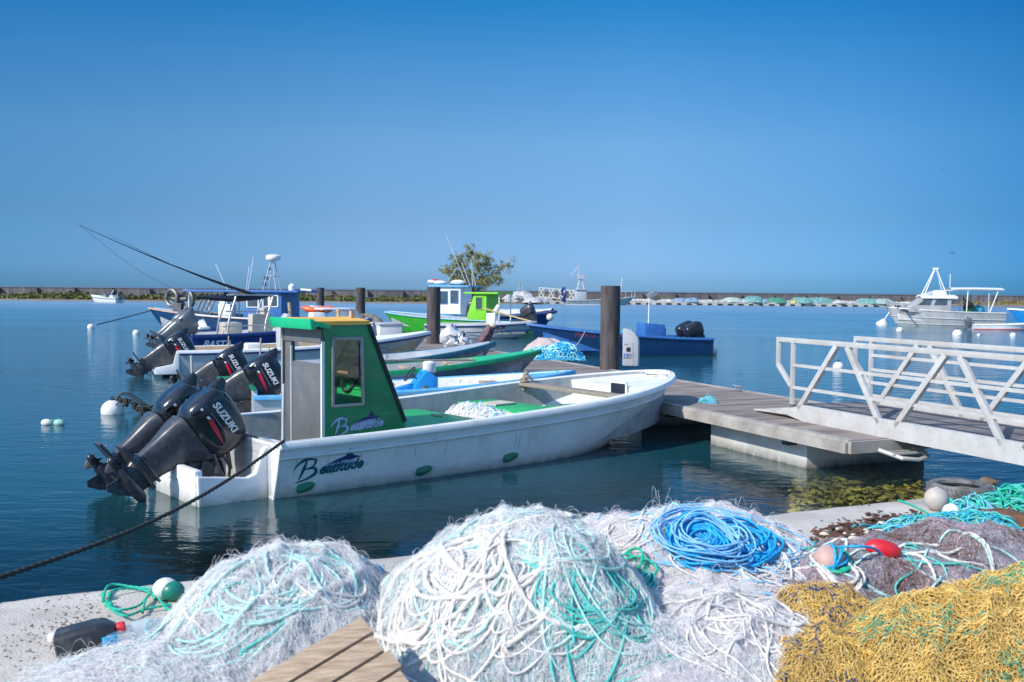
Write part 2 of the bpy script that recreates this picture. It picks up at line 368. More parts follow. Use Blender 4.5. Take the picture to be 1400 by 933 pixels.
# ------------------------------------------------------------------ hulls
class Hull:
    """An open boat: stern at x = 0, bow at x = L, water at z = 0."""
    def __init__(s, L, B, z0, z1, zk=-.25, tm=.58, n=2.16, q=.625, r0=.68, w0=.7, wp=.47, zpow=2., bs=1., drop=None):
        s.__dict__.update(locals())
    def hb(s, t):
        t = min(max(t, 0), 1)
        if t < s.tm: return s.B*(s.bs+(1-s.bs)*math.sin(t/s.tm*PI/2))
        return s.B*max(0, 1-((t-s.tm)/(1-s.tm))**s.n)**s.q
    def zs(s, t): return s.z0+s.z1*t**s.zpow
    def pt(s, t, v, side, inset=0., dz=0.):
        Lv = s.L*(s.r0+(1-s.r0)*v**.6) if v < 1 else s.L
        Bv = s.w0+(1-s.w0)*v**s.wp if v < 1 else 1.
        k = 1-inset/s.B
        return Vector((t*(Lv-inset*.9), side*s.hb(t)*Bv*k, s.zk+(s.zs(t)-s.zk)*v+dz))
    def sheer(s, x, side=1, inset=0., dz=0.): return s.pt(x/s.L, 1, side, inset, dz)
    def ts(s, n, t0=0., t1=1.): return [t0+(t1-t0)*(1-(1-i/n)**1.7) for i in range(n+1)]
    def outer(s, nt=26, levels=(0, .06, .15, .3, .45, .6, .75, .88, 1.)):
        mb = MB(); ts = s.ts(nt)
        for side in (-1, 1):
            P = [[s.pt(t, v, side) for v in levels] for t in ts]
            if side > 0: P = [r[::-1] for r in P]
            mb.sheet(P)
        P = [[s.pt(t, 0, -1), s.pt(t, 0, 1)] for t in ts]; mb.sheet([r[::-1] for r in P])
        ring = [s.pt(0, v, -1) for v in levels]+[s.pt(0, v, 1) for v in reversed(levels)]
        mb.add(ring, [tuple(range(len(ring)))])
        return mb
    def gunwale(s, w=.12, h=.07, out=.03, nt=40, t0=0., up=.0):
        ts = s.ts(nt, t0); prof = [(-out, -h), (-out, -.015), (-out+.02, up+.012), (w-.015, up+.012), (w, up), (w, -h)]
        rings = []
        for t, side in [(t, -1) for t in ts]+[(t, 1) for t in ts[::-1][1:]]:
            rings.append([s.pt(t, 1, side, i, dz) for i, dz in prof])
        mb = MB(); mb.loft(rings)
        return mb
    def rail(s, z_off, h, out, t0=0., nt=40, v=1., t1=1.):     # rubbing strake below the sheer
        ts = s.ts(nt, t0, t1); rings = []
        for t, side in [(t, -1) for t in ts]+[(t, 1) for t in ts[::-1][1:]]:
            rings.append([s.pt(t, v, side, i, z_off+dz) for i, dz in ((.0, -h), (-out, -h*.6), (-out, -h*.2), (.0, 0))])
        return MB().loft(rings)
    def liner(s, inset=.11, floor=.12, t1=.95, nt=24, slope=.9):
        mb = MB(); ts = s.ts(nt, 0.01, t1)
        fl = lambda t: floor+max(0, t-.75)*s.z1*1.2
        for side in (-1, 1):
            P = []
            for t in ts:
                a = s.pt(t, 1, side, inset); b = Vector((a.x*.985, a.y*slope, fl(t)))
                P.append([a.lerp(b, k/5)+Vector((0, 0, 0 if k else -.005)) for k in range(6)])
            if side < 0: P = [r[::-1] for r in P]
            mb.sheet(P)
        P = []
        for t in ts:
            a = s.pt(t, 1, 1, inset); P.append([Vector((a.x*.985, a.y*slope*k, fl(t))) for k in (-1, -.5, 0, .5, 1)])
        mb.sheet(P)
        a = s.pt(ts[0], 1, 1, inset); b = Vector((a.x*.985, a.y*slope, floor))
        mb.add([a, Vector((a.x, -a.y, a.z)), Vector((b.x, -b.y, b.z)), b], [(0, 1, 2, 3)])
        return mb
    def deck(s, t0, inset=.1, camber=.06, dz=-.01, t1=.995, nt=14, bulkhead=True, floor=.12, sag=0.):
        mb = MB(); ts = s.ts(nt, t0, t1); P = []
        for t in ts:
            a = s.pt(t, 1, 1, inset, dz)
            P.append([Vector((a.x, a.y*k, a.z+camber*(1-k*k)-sag*(1-k*k))) for k in [-1, -.75, -.5, -.25, 0, .25, .5, .75, 1]])
        mb.sheet(P)
        if bulkhead:
            mb.sheet([[p for p in P[0]], [Vector((p.x, p.y*.92, floor)) for p in P[0]]])
        return mb
def cross(h, x, z0, z1, inset=.13, t=None):     # half width inside the gunwale at x
    return h.pt(x/h.L, 1, 1, inset).y

# ------------------------------------------------------------------ outboard motors
def sring(cx, cy, z, ax, ay, e=3.2, n=20, tilt=0.):
    r = []
    for k in range(n):
        a = 2*PI*k/n; c, s_ = math.cos(a), math.sin(a)
        x = abs(c)**(2/e)*math.copysign(1, c)*ax; y = abs(s_)**(2/e)*math.copysign(1, s_)*ay
        r.append(Vector((cx+x, cy+y, z+tilt*x)))
    return r
_mot = {}
def motor_meshes(kind):
    if kind in _mot: return _mot[kind]
    cm, lm = {'black': (black_m, black_leg), 'silver': (silver_m, silver_m), 'grey': (black_leg, black_leg)}[kind]
    d = {}
    cow = MB(); cow.loft([sring(-.40, 0, .10, .27, .17, 2.6, 28), sring(-.40, 0, .13, .33, .215, 3, 28), sring(-.40, 0, .26, .385, .25, 4.2, 28), sring(-.40, 0, .44, .395, .255, 4.6, 28, -.03), sring(-.40, 0, .60, .385, .245, 4.4, 28, -.05),
                  sring(-.39, 0, .67, .33, .205, 3., 28, -.07), sring(-.38, 0, .715, .25, .15, 2.6, 28, -.09), sring(-.37, 0, .73, .12, .07, 2.2, 28, -.09)])
    d['cowbvh'] = cow.bvh()
    d['cowling'] = cow.mesh('cowling', cm, 45)
    intake = MB().loft([sring(-.62, 0, .55, .16, .16, 2.4), sring(-.66, 0, .70, .13, .10, 2.2), sring(-.73, 0, .83, .05, .035, 2)])
    for s_ in (-1, 1): intake.box((-.70, s_*.236, .26), (.04, .03, .11), Matrix.Rotation(.25, 3, 'Y'))
    d['air_intake'] = intake.mesh('air_intake', cm, 40)
    leg = MB(); leg.loft([sring(-.41, 0, .115, .345, .215, 4), sring(-.43, 0, .02, .33, .195, 3.8), sring(-.47, 0, -.13, .265, .15, 3.4), sring(-.49, 0, -.28, .22, .115, 3), sring(-.50, 0, -.44, .195, .095, 2.8), sring(-.50, 0, -.60, .19, .085, 2.6)])
    leg.prism([(-.26, -.07), (-.42, -.13), (-.70, -.145), (-.90, -.11), (-.93, 0), (-.90, .11), (-.70, .145), (-.42, .13), (-.26, .07)], -.62, -.585, 'z'); leg.prism([(-.28, -.07), (-.45, -.11), (-.68, -.11), (-.70, .0), (-.68, .11), (-.45, .11), (-.28, .07)], -.52, -.495, 'z')
    leg.loft([sring(-.49, 0, -.60, .20, .085, 2.2), sring(-.48, 0, -.72, .17, .07, 2), sring(-.46, 0, -.80, .14, .05, 2)])
    leg.lathe([(.012, -.26), (.06, -.2), (.082, -.08), (.085, .08), (.075, .2), (.06, .26)], 12, (-.44, 0, -.77), (-1, 0, 0))
    leg.prism([(-.30, -.80), (-.60, -.80), (-.64, -.98), (-.58, -1.02), (-.46, -.95)], -.013, .013)
    d['leg'] = leg.mesh('outboard_motor', lm, 40)
    br = MB(); br.box((-.06, 0, -.14), (.12, .34, .50)); br.box((-.16, 0, -.30), (.22, .26, .26)); br.box((-.22, .10, -.08), (.30, .06, .16)); br.box((-.22, -.10, -.08), (.30, .06, .16)); br.lathe([(.05, -.17), (.05, .17)], 10, (-.2, 0, -.18), (0, 1, 0)); br.tube([(-.1, -.14, .16), (.02, -.19, .30), (.16, -.16, .26), (.26, -.12, .06)], .026, 6); br.tube([(-.2, -.12, .2), (-.02, -.2, .2), (.1, -.2, .02), (.24, -.18, -.1)], .02, 6); br.box((.02, .13, -.05), (.06, .05, .36)); br.box((.02, -.13, -.05), (.06, .05, .36))
    br.bar((-.02, 0, -.30), (-.30, 0, -.12), .09, .09); br.bar((-.1, .1, -.32), (-.36, .07, -.06), .05, .05); br.bar((-.1, -.1, -.32), (-.36, -.07, -.06), .05, .05)
    br.box((-.16, 0, .05), (.22, .24, .10)); br.tube([(-.04, .1, .1), (.1, .13, .18), (.22, .1, .1), (.28, .05, -.05)], .022, 6); br.tube([(-.04, -.1, .1), (.12, -.14, .2), (.25, -.12, .08), (.3, -.06, -.08)], .018, 6)
    d['mounting_bracket'] = br.mesh('mounting_bracket', black_leg, 30)
    pr = MB(); pr.lathe([(.045, -.06), (.05, 0), (.045, .07), (.02, .11)], 10, (-.76, 0, -.77), (-1, 0, 0))
    for k in range(3):
        a = 2*PI*k/3+.4; P = []
        for i in range(5):
            u = i/4; rr = .045+.09*u; w_ = .055*(1.1-u*u)+.02; tw = .75-.35*u; row = []
            for j in (-1, -.33, .33, 1):
                an = a+j*w_/rr*math.cos(tw)*.9; row.append((-.77-j*w_*math.sin(tw), rr*math.cos(an), -.77+rr*math.sin(an)))
            P.append(row)
        pr.sheet(P)
    d['propeller'] = pr.mesh('propeller', mat('dark_propeller_metal', (.05, .05, .055), .3, .6), 60)
    _mot[kind] = d
    return d
def outboard(parent, x, y, z, tilt, kind='black', brand=True, rz=0., brandtext='SUZUKI', flash=True, k=.9, intake=True):
    d = motor_meshes(kind)
    m = link('outboard_motor', d['leg'], parent, (x, y, z), (0, math.radians(tilt), rz))
    m.scale = (k, k, k)
    for q in ('cowling', 'air_intake', 'propeller') if intake else ('cowling', 'propeller'): link(q, d[q], m)
    link('mounting_bracket', d['mounting_bracket'], parent, (x, y, z), (0, math.radians(tilt*.25), rz)).scale = (k, k, k)
    if brand:
        key = ('txt', kind, brandtext)
        for s_ in (-1, 1):
            if (key, s_) not in _mot:
                t = text(brandtext, .122, .16, .004, 1.05)
                o = decal(t, 'lettering', dec_w, m, lambda a, b: (-.44+a*(1 if s_ < 0 else -1), s_*.5, .50+b), d['cowbvh'], (0, -s_, 0), .005)
                _mot[key, s_] = o.data
                if flash:
                    f = flat([[(-.27, .06), (-.10, .06), (-.115, .02), (-.27, .02)]]); o2 = decal(f, 'lettering', dec_w, m, lambda a, b: (-.44+a*(1 if s_ < 0 else -1), s_*.5, .305+b*.8), d['cowbvh'], (0, -s_, 0), .005)
                    f = flat([[(-.10, .05), (.05, .035), (.27, -.005), (.05, -.005), (-.09, .005)]]); o3 = decal(f, 'red_flash', dec_red, m, lambda a, b: (-.44+a*(1 if s_ < 0 else -1), s_*.5, .30+b*1.3), d['cowbvh'], (0, -s_, 0), .005, .06)
                    f = flat([[(-.26, .085), (.2, .085), (.2, .08), (-.26, .08)]]); o4 = decal(f, 'pale_pinstripe', dec_lil, m, lambda a, b: (-.44+a*(1 if s_ < 0 else -1), s_*.5, .315+b), d['cowbvh'], (0, -s_, 0), .005, .06)
                    _mot[key, s_, 'x'] = [(q.name.split('.')[0], q.data) for q in (o2, o3, o4)]
            else:
                link('lettering', _mot[key, s_], m)
                for nme, me in _mot.get((key, s_, 'x'), []): link(nme, me, m)
    return m
# ------------------------------------------------------------------ setting: water, bed, quay, shore
def water_mat():
    m = bpy.data.materials.new('harbour_water'); m.use_nodes = True; t = m.node_tree; N = t.nodes; L = t.links; N.clear()
    tcn = N.new('ShaderNodeTexCoord')
    def nz(sc_, det, ro, mp):
        a = N.new('ShaderNodeMapping'); a.inputs['Scale'].default_value = mp; a.inputs['Rotation'].default_value = (0, 0, .35); L.new(tcn.outputs['Object'], a.inputs[0])
        n = N.new('ShaderNodeTexNoise'); n.inputs['Scale'].default_value = sc_; n.inputs['Detail'].default_value = det; n.inputs['Roughness'].default_value = ro; n.inputs['Distortion'].default_value = .35
        L.new(a.outputs[0], n.inputs['Vector']); return n.outputs['Fac']
    b1 = N.new('ShaderNodeBump'); b1.inputs['Strength'].default_value = 1; b1.inputs['Distance'].default_value = .016; L.new(nz(1.9, 3, .5, (.8, 1.7, 1)), b1.inputs['Height'])
    b2 = N.new('ShaderNodeBump'); b2.inputs['Strength'].default_value = 1; b2.inputs['Distance'].default_value = .0035; L.new(nz(8.5, 3, .55, (.8, 1.6, 1)), b2.inputs['Height']); L.new(b1.outputs[0], b2.inputs['Normal'])
    # calmer and rougher patches
    pn = nz(.09, 3, .5, (.6, 1.6, 1)); mr = N.new('ShaderNodeMapRange'); mr.inputs[1].default_value = .35; mr.inputs[2].default_value = .65; mr.inputs[3].default_value = .35; mr.inputs[4].default_value = 1.5
    L.new(pn, mr.inputs[0])
    gy = N.new('ShaderNodeSeparateXYZ'); L.new(tcn.outputs['Object'], gy.inputs[0])
    ry = N.new('ShaderNodeMapRange'); ry.inputs[1].default_value = 15; ry.inputs[2].default_value = 90; ry.inputs[3].default_value = .016; ry.inputs[4].default_value = .06; L.new(gy.outputs['Y'], ry.inputs[0]); L.new(ry.outputs[0], b1.inputs['Distance'])
    L.new(mr.outputs[0], b1.inputs['Strength'])
    fr = N.new('ShaderNodeFresnel'); fr.inputs['IOR'].default_value = 1.333; L.new(b2.outputs[0], fr.inputs['Normal'])
    gl = N.new('ShaderNodeBsdfGlossy'); rg = N.new('ShaderNodeMapRange'); rg.inputs[1].default_value = 22; rg.inputs[2].default_value = 130; rg.inputs[3].default_value = .03; rg.inputs[4].default_value = .36; gq = N.new('ShaderNodeSeparateXYZ'); L.new(tcn.outputs['Object'], gq.inputs[0]); L.new(gq.outputs['Y'], rg.inputs[0]); L.new(rg.outputs[0], gl.inputs['Roughness']); gk = N.new('ShaderNodeMapRange'); gk.inputs[1].default_value = 150; gk.inputs[2].default_value = 215; gk.inputs[3].default_value = .95; gk.inputs[4].default_value = .55; gz = N.new('ShaderNodeSeparateXYZ'); L.new(tcn.outputs['Object'], gz.inputs[0]); L.new(gz.outputs['Y'], gk.inputs[0]); L.new(gk.outputs[0], gl.inputs['Color']); L.new(b2.outputs[0], gl.inputs['Normal'])  # far-off reflection darkened through its colour, imitating wave-slope shading
    df = N.new('ShaderNodeBsdfDiffuse'); df.inputs['Color'].default_value = (.004, .040, .062, 1)
    # body colour turns paler and bluer with distance
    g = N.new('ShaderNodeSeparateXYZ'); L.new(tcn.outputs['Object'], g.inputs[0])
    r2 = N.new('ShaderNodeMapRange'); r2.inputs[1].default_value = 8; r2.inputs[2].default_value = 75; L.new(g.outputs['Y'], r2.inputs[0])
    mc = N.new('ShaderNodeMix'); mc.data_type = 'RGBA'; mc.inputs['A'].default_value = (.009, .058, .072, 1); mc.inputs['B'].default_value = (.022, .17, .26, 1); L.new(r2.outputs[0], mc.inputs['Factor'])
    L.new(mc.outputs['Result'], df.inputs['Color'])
    tr = N.new('ShaderNodeBsdfTransparent'); tr.inputs['Color'].default_value = (.84, .93, .86, 1)
    dq = N.new('ShaderNodeVectorMath'); dq.operation = 'DOT_PRODUCT'; dq.inputs[1].default_value = (-.427, .904, 0); L.new(tcn.outputs['Object'], dq.inputs[0])      # distance from the quay
    r3 = N.new('ShaderNodeMapRange'); r3.inputs[1].default_value = 8.2; r3.inputs[2].default_value = 11.2; r3.inputs[3].default_value = .96; r3.inputs[4].default_value = .06; L.new(dq.outputs['Value'], r3.inputs[0])
    m1 = N.new('ShaderNodeMixShader'); L.new(r3.outputs[0], m1.inputs[0]); L.new(df.outputs[0], m1.inputs[1]); L.new(tr.outputs[0], m1.inputs[2])
    ge = N.new('ShaderNodeNewGeometry'); fb = N.new('ShaderNodeMath'); fb.operation = 'SUBTRACT'; fb.use_clamp = True; L.new(fr.outputs[0], fb.inputs[0]); L.new(ge.outputs['Backfacing'], fb.inputs[1])      # seen from below the surface lets light through
    m2 = N.new('ShaderNodeMixShader'); L.new(fb.outputs[0], m2.inputs[0]); L.new(m1.outputs[0], m2.inputs[1]); L.new(gl.outputs[0], m2.inputs[2])
    o = N.new('ShaderNodeOutputMaterial'); L.new(m2.outputs[0], o.inputs[0])
    return m
S = 30000
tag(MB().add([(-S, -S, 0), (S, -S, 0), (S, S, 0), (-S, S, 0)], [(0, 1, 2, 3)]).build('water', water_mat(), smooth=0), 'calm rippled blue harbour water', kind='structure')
bed_m = mat('weedy_sea_bed', (.022, .115, .13), .9, scale=1.4, c2=(.075, .165, .145), bump=1., bscale=6, dirt=(.02, .075, .075), damt=.7, dscale=2.2)
P = []
QA = math.radians(25.3); QD = Vector((math.cos(QA), math.sin(QA), 0)); QN = Vector((math.sin(QA), -math.cos(QA), 0)); Q0 = Vector((-2.5, 4.68, 0))
def qp(s, d, z=.7): return Q0+QD*s+QN*d+Vector((0, 0, z))
r_ = random.Random(3)
for i in range(60):
    row = []
    for j in range(60):
        s = -20+i*.8; d = .6-j*.5
        z = -.55-max(0, -d-2)*.16-max(0, 4.5-s)*.12-.25*math.sin(s*.7+1)*math.sin(d*.8)+r_.uniform(-.13, .13)
        if s > 3.5 and -7 < d < -1: z += .12
        row.append(qp(s, d, max(z, -3.2)))
    P.append(row)
tag(MB().sheet(P).build('seabed', bed_m, smooth=180), 'weedy brown sea bed under the shallow water', kind='structure')
S2 = 30000
tag(MB().add([(-S2, -S2, -3.4), (S2, -S2, -3.4), (S2, S2, -3.4), (-S2, S2, -3.4)], [(0, 1, 2, 3)]).build('deep_seabed', mat('deep_sea_bed', (.03, .05, .05), .9), smooth=0), kind='structure')
# weed patch seen through the water by the gangway
weed = MB(); r_ = random.Random(11)
for k in range(2600):
    p = at(r_.uniform(1085, 1290), r_.uniform(630, 690), -.12); x, y = p.x, p.y
    z = -.20+r_.uniform(-.1, .15); R = Matrix.Rotation(r_.uniform(0, 6), 3, 'Z') @ Matrix.Rotation(r_.uniform(-.7, .7), 3, 'X')
    a = r_.uniform(.015, .055)
    n0 = len(weed.v); weed.ball((x, y, z), a, 6, (1.7, .7, .3), R)
    for i_ in range(n0, len(weed.v)): v_ = weed.v[i_]; weed.v[i_] = (v_[0]+r_.uniform(-.3, .3)*a, v_[1]+r_.uniform(-.3, .3)*a, v_[2]+r_.uniform(-.25, .25)*a)
tag(weed.build('seaweed_bed', mat('olive_seaweed', (.12, .095, .03), .7, scale=2.2, c2=(.55, .39, .075), dirt=(.045, .04, .018), damt=.45, dscale=4), smooth=60), 'olive and yellow seaweed on submerged rocks beside the gangway', kind='stuff')
# quay
prof = [(-40, .7)]
mb = MB(); r_ = random.Random(5); rows = []; n = 260
for i in range(n+1):
    s = -14+i*.125
    e1 = r_.uniform(-.012, .012)+.012*math.sin(s*2.1); dz = -.006 if r_.random() < .12 else 0
    rows.append([qp(s, .05+e1, -2.5), qp(s, e1, .55), qp(s, .008+e1, .672+dz), qp(s, .035+e1*.8, .697+dz), qp(s, .09, .7), qp(s, .6, .70), qp(s, 14, .70)])
mb.sheet([r[::-1] for r in rows])
tag(mb.build('quay', concrete, smooth=50), 'pale worn concrete quay edge', kind='structure')
mb = MB()
for s in (.05, 3.6, 7.4):
    mb.bar(qp(s, .0, .7025), qp(s+.03, 1.2, .7025), .012, .003)
tag(mb.build('quay_joints', mat('dark_joint_dirt', (.1, .085, .07), .95)), 'thin dark cracks across the quay', kind='structure')

# far bank: sand, scrub, sea wall
sand_m = mat('sandy_bank', (.17, .14, .10), .95, scale=.4, c2=(.27, .22, .165), dirt=(.2, .17, .09), damt=.5, dscale=.15)
def shore_y(x): return 149+(x+60)*.115+1.3*math.sin(x*.13)+.8*math.sin(x*.41+1)
P = []; r_ = random.Random(2)
for i in range(140):
    x = -150+i*2.4; y0 = shore_y(x)
    if x > 5: y0 += 12
    P.append([Vector((x, y0+dy, z+r_.uniform(-.05, .05))) for dy, z in ((-1, -.4), (0, .02), (1.5, .15), (5, .3), (12, .5), (30, .6), (36, -.5))])
tag(MB().sheet([r[::-1] for r in P]).build('shore', sand_m, smooth=180), 'low sandy bank across the harbour', kind='structure')
def leafcloud(n, fn, size, seed):
    g = np.random.default_rng(seed); C = fn(g, n); a = g.normal(size=(n, 3)); a /= np.linalg.norm(a, axis=1, keepdims=True)
    b = np.cross(a, g.normal(size=(n, 3))); b /= np.linalg.norm(b, axis=1, keepdims=True)+1e-9; s = size*g.uniform(.5, 1.3, (n, 1))
    V = np.stack([C-a*s-b*s*.4, C+a*s-b*s*.4, C+a*s+b*s*.4, C-a*s+b*s*.4], 1).reshape(-1, 3); return V, np.arange(4*n).reshape(n, 4)
def scrub_pts(x0, x1, hmax, depth, off):
    def fn(g, n):
        x = g.uniform(x0, x1, n); lump = .5+.28*np.sin(x*.33)+.22*np.sin(x*.91+2)+.2*np.sin(x*2.3+.5)
        d = g.beta(1.3, 1.6, n)*depth; y = np.array([shore_y(q)+(12 if q > 5 else 0) for q in x])+off+d
        z = .35+g.uniform(0, 1, n)**.8*hmax*np.clip(lump, .25, 1.2)*(.6+.5*d/depth); return np.stack([x, y, z], 1)
    return fn
scrub_a = mat('green_scrub_leaves', (.05, .09, .015), .8, scale=.25, c2=(.15, .155, .035), dirt=(.13, .085, .045), damt=.55, dscale=.12)
scrub_b = mat('dry_scrub_leaves', (.16, .13, .045), .85, scale=.3, c2=(.25, .18, .075), dirt=(.08, .10, .025), damt=.4, dscale=.15)
V, Fq = leafcloud(19000, scrub_pts(-110, 6, .95, 14, 2.6), .26, 1); tag(npmesh('scrub', V, Fq, scrub_a), 'green and brown coastal scrub along the far bank', kind='stuff')
V, Fq = leafcloud(7000, scrub_pts(5, 120, .8, 14, 6), .26, 2); tag(npmesh('dry_grass', V, Fq, scrub_b), 'straw coloured dry grass behind the far dock', kind='stuff')
mb = MB(); r_ = random.Random(8)
x = -170.
while x < 190:
    wd = 6.5; y = 183+(x+60)*.115
    mb.box((x+wd/2, y, .4+r_.uniform(-.015, .015)), (wd+.12, .6, 3.05)); mb.box((x+wd/2, y-.12, 1.94), (wd+.02, .5, .1)); x += wd
tag(mb.build('sea_wall', wallc, smooth=0), 'long grey concrete sea wall on the horizon', 'wall')

# tree
def make_tree():
    b = far(644, 401, 176); t = thing('casuarina_tree', 'lone feathery casuarina tree leaning right behind the green boat', 'tree', (b.x, b.y, .55)); t.scale = (1, 1, 1.1)
    r = random.Random(21); tr = MB(); tips = []
    lim = [((0, 0, 0), (-.5, 0, 1.7), (-2.0, .3, 3.9), (-4.4, .2, 4.7)), ((0, 0, 0), (.1, .2, 2), (-.6, .4, 5), (-.5, 0, 8.2)), ((0, 0, 0), (.5, -.2, 1.8), (2.4, 0, 4.6), (3.1, .3, 6.9)), ((0, 0, 0), (.6, .3, 1.5), (3.2, .4, 3.9), (6.7, 0, 5.6)),
           ((0, 0, 0), (.3, -.3, 2.), (1.1, -.8, 4.8), (1.2, -1, 7.0)), ((0, 0, 0), (-.3, .3, 2), (-1.8, .8, 5.), (-2.6, .9, 6.4)), ((0, 0, 0), (.5, .2, 1.2), (2.6, -.6, 2.6), (4.6, -.4, 2.9)), ((0, 0, 0), (-.4, -.2, 1.3), (-2.2, -.5, 2.6), (-3.4, -.4, 2.7))]
    for L_ in lim:
        p = spline(L_, 8); m = len(p); tr.tube([tuple(q) for q in p], [max(.03, .2*(1-i/m)**1.1) for i in range(m)], 6)
        for i in range(9, m): tips.append((p[i], i/m))
    tr.build('trunk', mat('grey_bark', (.10, .085, .07), .9), t)
    cl = []
    for p, u in tips:
        for k in range(2 if u < .75 else 4):
            c = p+np.array([r.gauss(0, .55), r.gauss(0, .5), r.gauss(.05, .45)])
            cl.append((c, r.uniform(.28, .62)))
    def fn(g, n):
        ix = g.integers(0, len(cl), n); C = np.array([c for c, _ in cl])[ix]; R = np.array([q for _, q in cl])[ix]
        return C+g.normal(size=(n, 3))*R[:, None]*np.array([.55, .55, .46])
    V, Fq = leafcloud(16000, fn, .105, 5)
    npmesh('crown', V, Fq, mat('casuarina_needles', (.16, .17, .05), .8, scale=.9, c2=(.36, .33, .13), dirt=(.04, .055, .02), damt=.4, dscale=.5), t)
make_tree()

# ------------------------------------------------------------------ pontoon, pilings, gangway
PA = math.radians(113); PD = Vector((math.cos(PA), math.sin(PA), 0)); PN = Vector((math.sin(PA), -math.cos(PA), 0))   # along, across (away from the boats)
PN = Vector((.92, .39, 0)).normalized()
def pp(s, n, z=.5): return PD*s+PN*n+Vector((0, 0, z))
Rp = Matrix((PD, PN, Vector((0, 0, 1)))).transposed()      # local x along, y across
if Rp.determinant() < 0: Rp = Matrix((PD, -PN, Vector((0, 0, 1)))).transposed()
pont = thing('pontoon', 'long floating wooden pontoon on pale concrete floats in mid harbour', 'pontoon')
N0, N1, S0, S1 = 8.0, 10.42, 8.95, 52.
mb = MB(); s = S0+.02
while s < S1:
    mb.box(pp(s+.07, (N0+N1)/2, .485), (.137, N1-N0-.26, .03), Rp); s += .145
mb.build('deck', deckwood, pont, 0, label='weathered grey plank deck')
mb = MB()
for n_ in (N0+.06, N1-.06):
    mb.box(pp((S0+S1)/2, n_, .455), (S1-S0, .115, .115), Rp)
    mb.box(pp((S0+S1)/2, n_+(-.075 if n_ < 9 else .075), .42), (S1-S0, .045, .125), Rp)
mb.box(pp(S0-.03, (N0+N1)/2, .43), (.05, N1-N0, .14), Rp)
mb.build('edge_beam', mat('aged_edge_timber', (.29, .265, .24), .75, scale=3, stretch=(1, 1, 1), c2=(.43, .40, .36), dirt=(.2, .17, .14), damt=.4, dscale=4), pont, 0)
for i, s in enumerate((9.95, 14.0, 18.3, 22.6, 26.9, 31.2, 35.5, 39.8, 44.1, 48.4)):
    mb = MB(); mb.box(pp(s+1.05, 9.22, .1), (2.1, 1.95, .54), Rp); mb.build('float', floatc, pont, bevel=.02)
mb = MB()
for s in (10.2, 12.4): mb.box(pp(s, 9.2, .34), (.12, 2.2, .14), Rp)
s = 13.
while s < S1: mb.box(pp(s, 9.2, .34), (.1, 2.2, .12), Rp); s += 2.1
mb.build('cross_beam', black_leg, pont, 0)
for s, n_ in ((10.9, 10.2), (16.6, 8.12), (22., 8.12), (27, 8.12), (14.2, 10.25)):
    c = pp(s, n_, .51); mb = MB(); mb.box(c+Vector((0, 0, .01)), (.16, .05, .02), Rp); mb.box(c+PD*.04+Vector((0, 0, .04)), (.02, .03, .06), Rp); mb.box(c-PD*.04+Vector((0, 0, .04)), (.02, .03, .06), Rp)
    mb.tube([c-PD*.13+Vector((0, 0, .085)), c-PD*.06+Vector((0, 0, .075)), c+PD*.06+Vector((0, 0, .075)), c+PD*.13+Vector((0, 0, .085))], .014, 6); mb.build('cleat', alu, pont)
# the boarding ladder at the near end of the pontoon
mb = MB(); a = pp(9.0, 8.75, .36)
mb.tube([pp(9.05, 8.42, .40), pp(8.78, 8.42, .37), pp(8.6, 8.48, .33), pp(8.56, 8.68, .31), pp(8.6, 8.86, .33), pp(8.78, 8.92, .37), pp(9.05, 8.92, .40)], .024, 7)
for s in (8.92, 8.8, 8.68): mb.bar(pp(s, 8.42, .37), pp(s, 8.92, .37), .03, .025)
mb.build('ladder', alu_d, pont)
# pilings
for px_, py_, y_, lab in ((835, 391, 21.63, 'nearest and tallest looking rusty brown steel piling beside the white pedestal'), (593, 392.5, 31.3, 'rusty steel piling standing at the bow of the white open boat'), (493, 393.5, 46., 'dark piling rising behind the white crates and canopy'), (438, 393.5, 56., 'thinnest, farthest dark piling rising behind the orange kayak')):
    p = far(px_, py_, y_); mb = MB(); R_ = .215
    mb.lathe([(R_, -2.5), (R_, p.z-.005), (R_-.012, p.z), (R_-.02, p.z-.02), (.005, p.z-.03)], 28)
    t = mb.build('piling', rust, None, 40); t.location = (p.x, p.y, 0); tag(t, lab, 'piling', 'steel mooring pilings along the pontoon')
# gangway
g0 = at(1078, 566, .56); g0.z = 0; GD = Vector((.37, -.93, 0)).normalized(); GN = Vector((.93, .37, 0)).normalized()
GL, GW = 8.2, 1.32
gw = thing('gangway', 'aluminium gangway with diagonal truss railings leading down to the pontoon', 'gangway', g0)
def gp(s, n, z): return GD*s+GN*n+Vector((0, 0, z))
Rg = Matrix((GD, GN, Vector((0, 0, 1)))).transposed()
if Rg.determinant() < 0: Rg = Matrix((GD, -GN, Vector((0, 0, 1)))).transposed()
GZ = .60
mb = MB()
for n_ in (0, GW): mb.prism([(0.0, GZ-.05), (0.4, GZ-.11), (GL, GZ-.11), (GL, GZ+.115), (.3, GZ+.115), (-.1, GZ+.0), (-.75, GZ-.055), (-.75, GZ-.075)], -.03, .03)
ws = []
vs = mb.v[:]; mb.v = [tuple(gp(v[0], v[1]+(0 if i < len(vs)//2 else GW), v[2])) for i, v in enumerate(vs)]
mb.build('side_beam', alu_d, gw, 20)
mb = MB(); s = -.1
while s < GL: mb.box(gp(s+.065, GW/2, GZ+.06), (.122, GW-.1, .03), Rg); s += .13
mb.build('deck', deckwood2, gw, 0)
mb = MB()
for s in (.9, 2.4, 3.9, 5.4, 6.9): mb.box(gp(s, GW/2, GZ-.04), (.08, GW-.08, .09), Rg)
mb.lathe([(.07, -.02), (.075, 0), (.07, .02)], 12, gp(.12, .08, GZ-.09), tuple(GN)); mb.build('under_frame', black_leg, gw, 30)
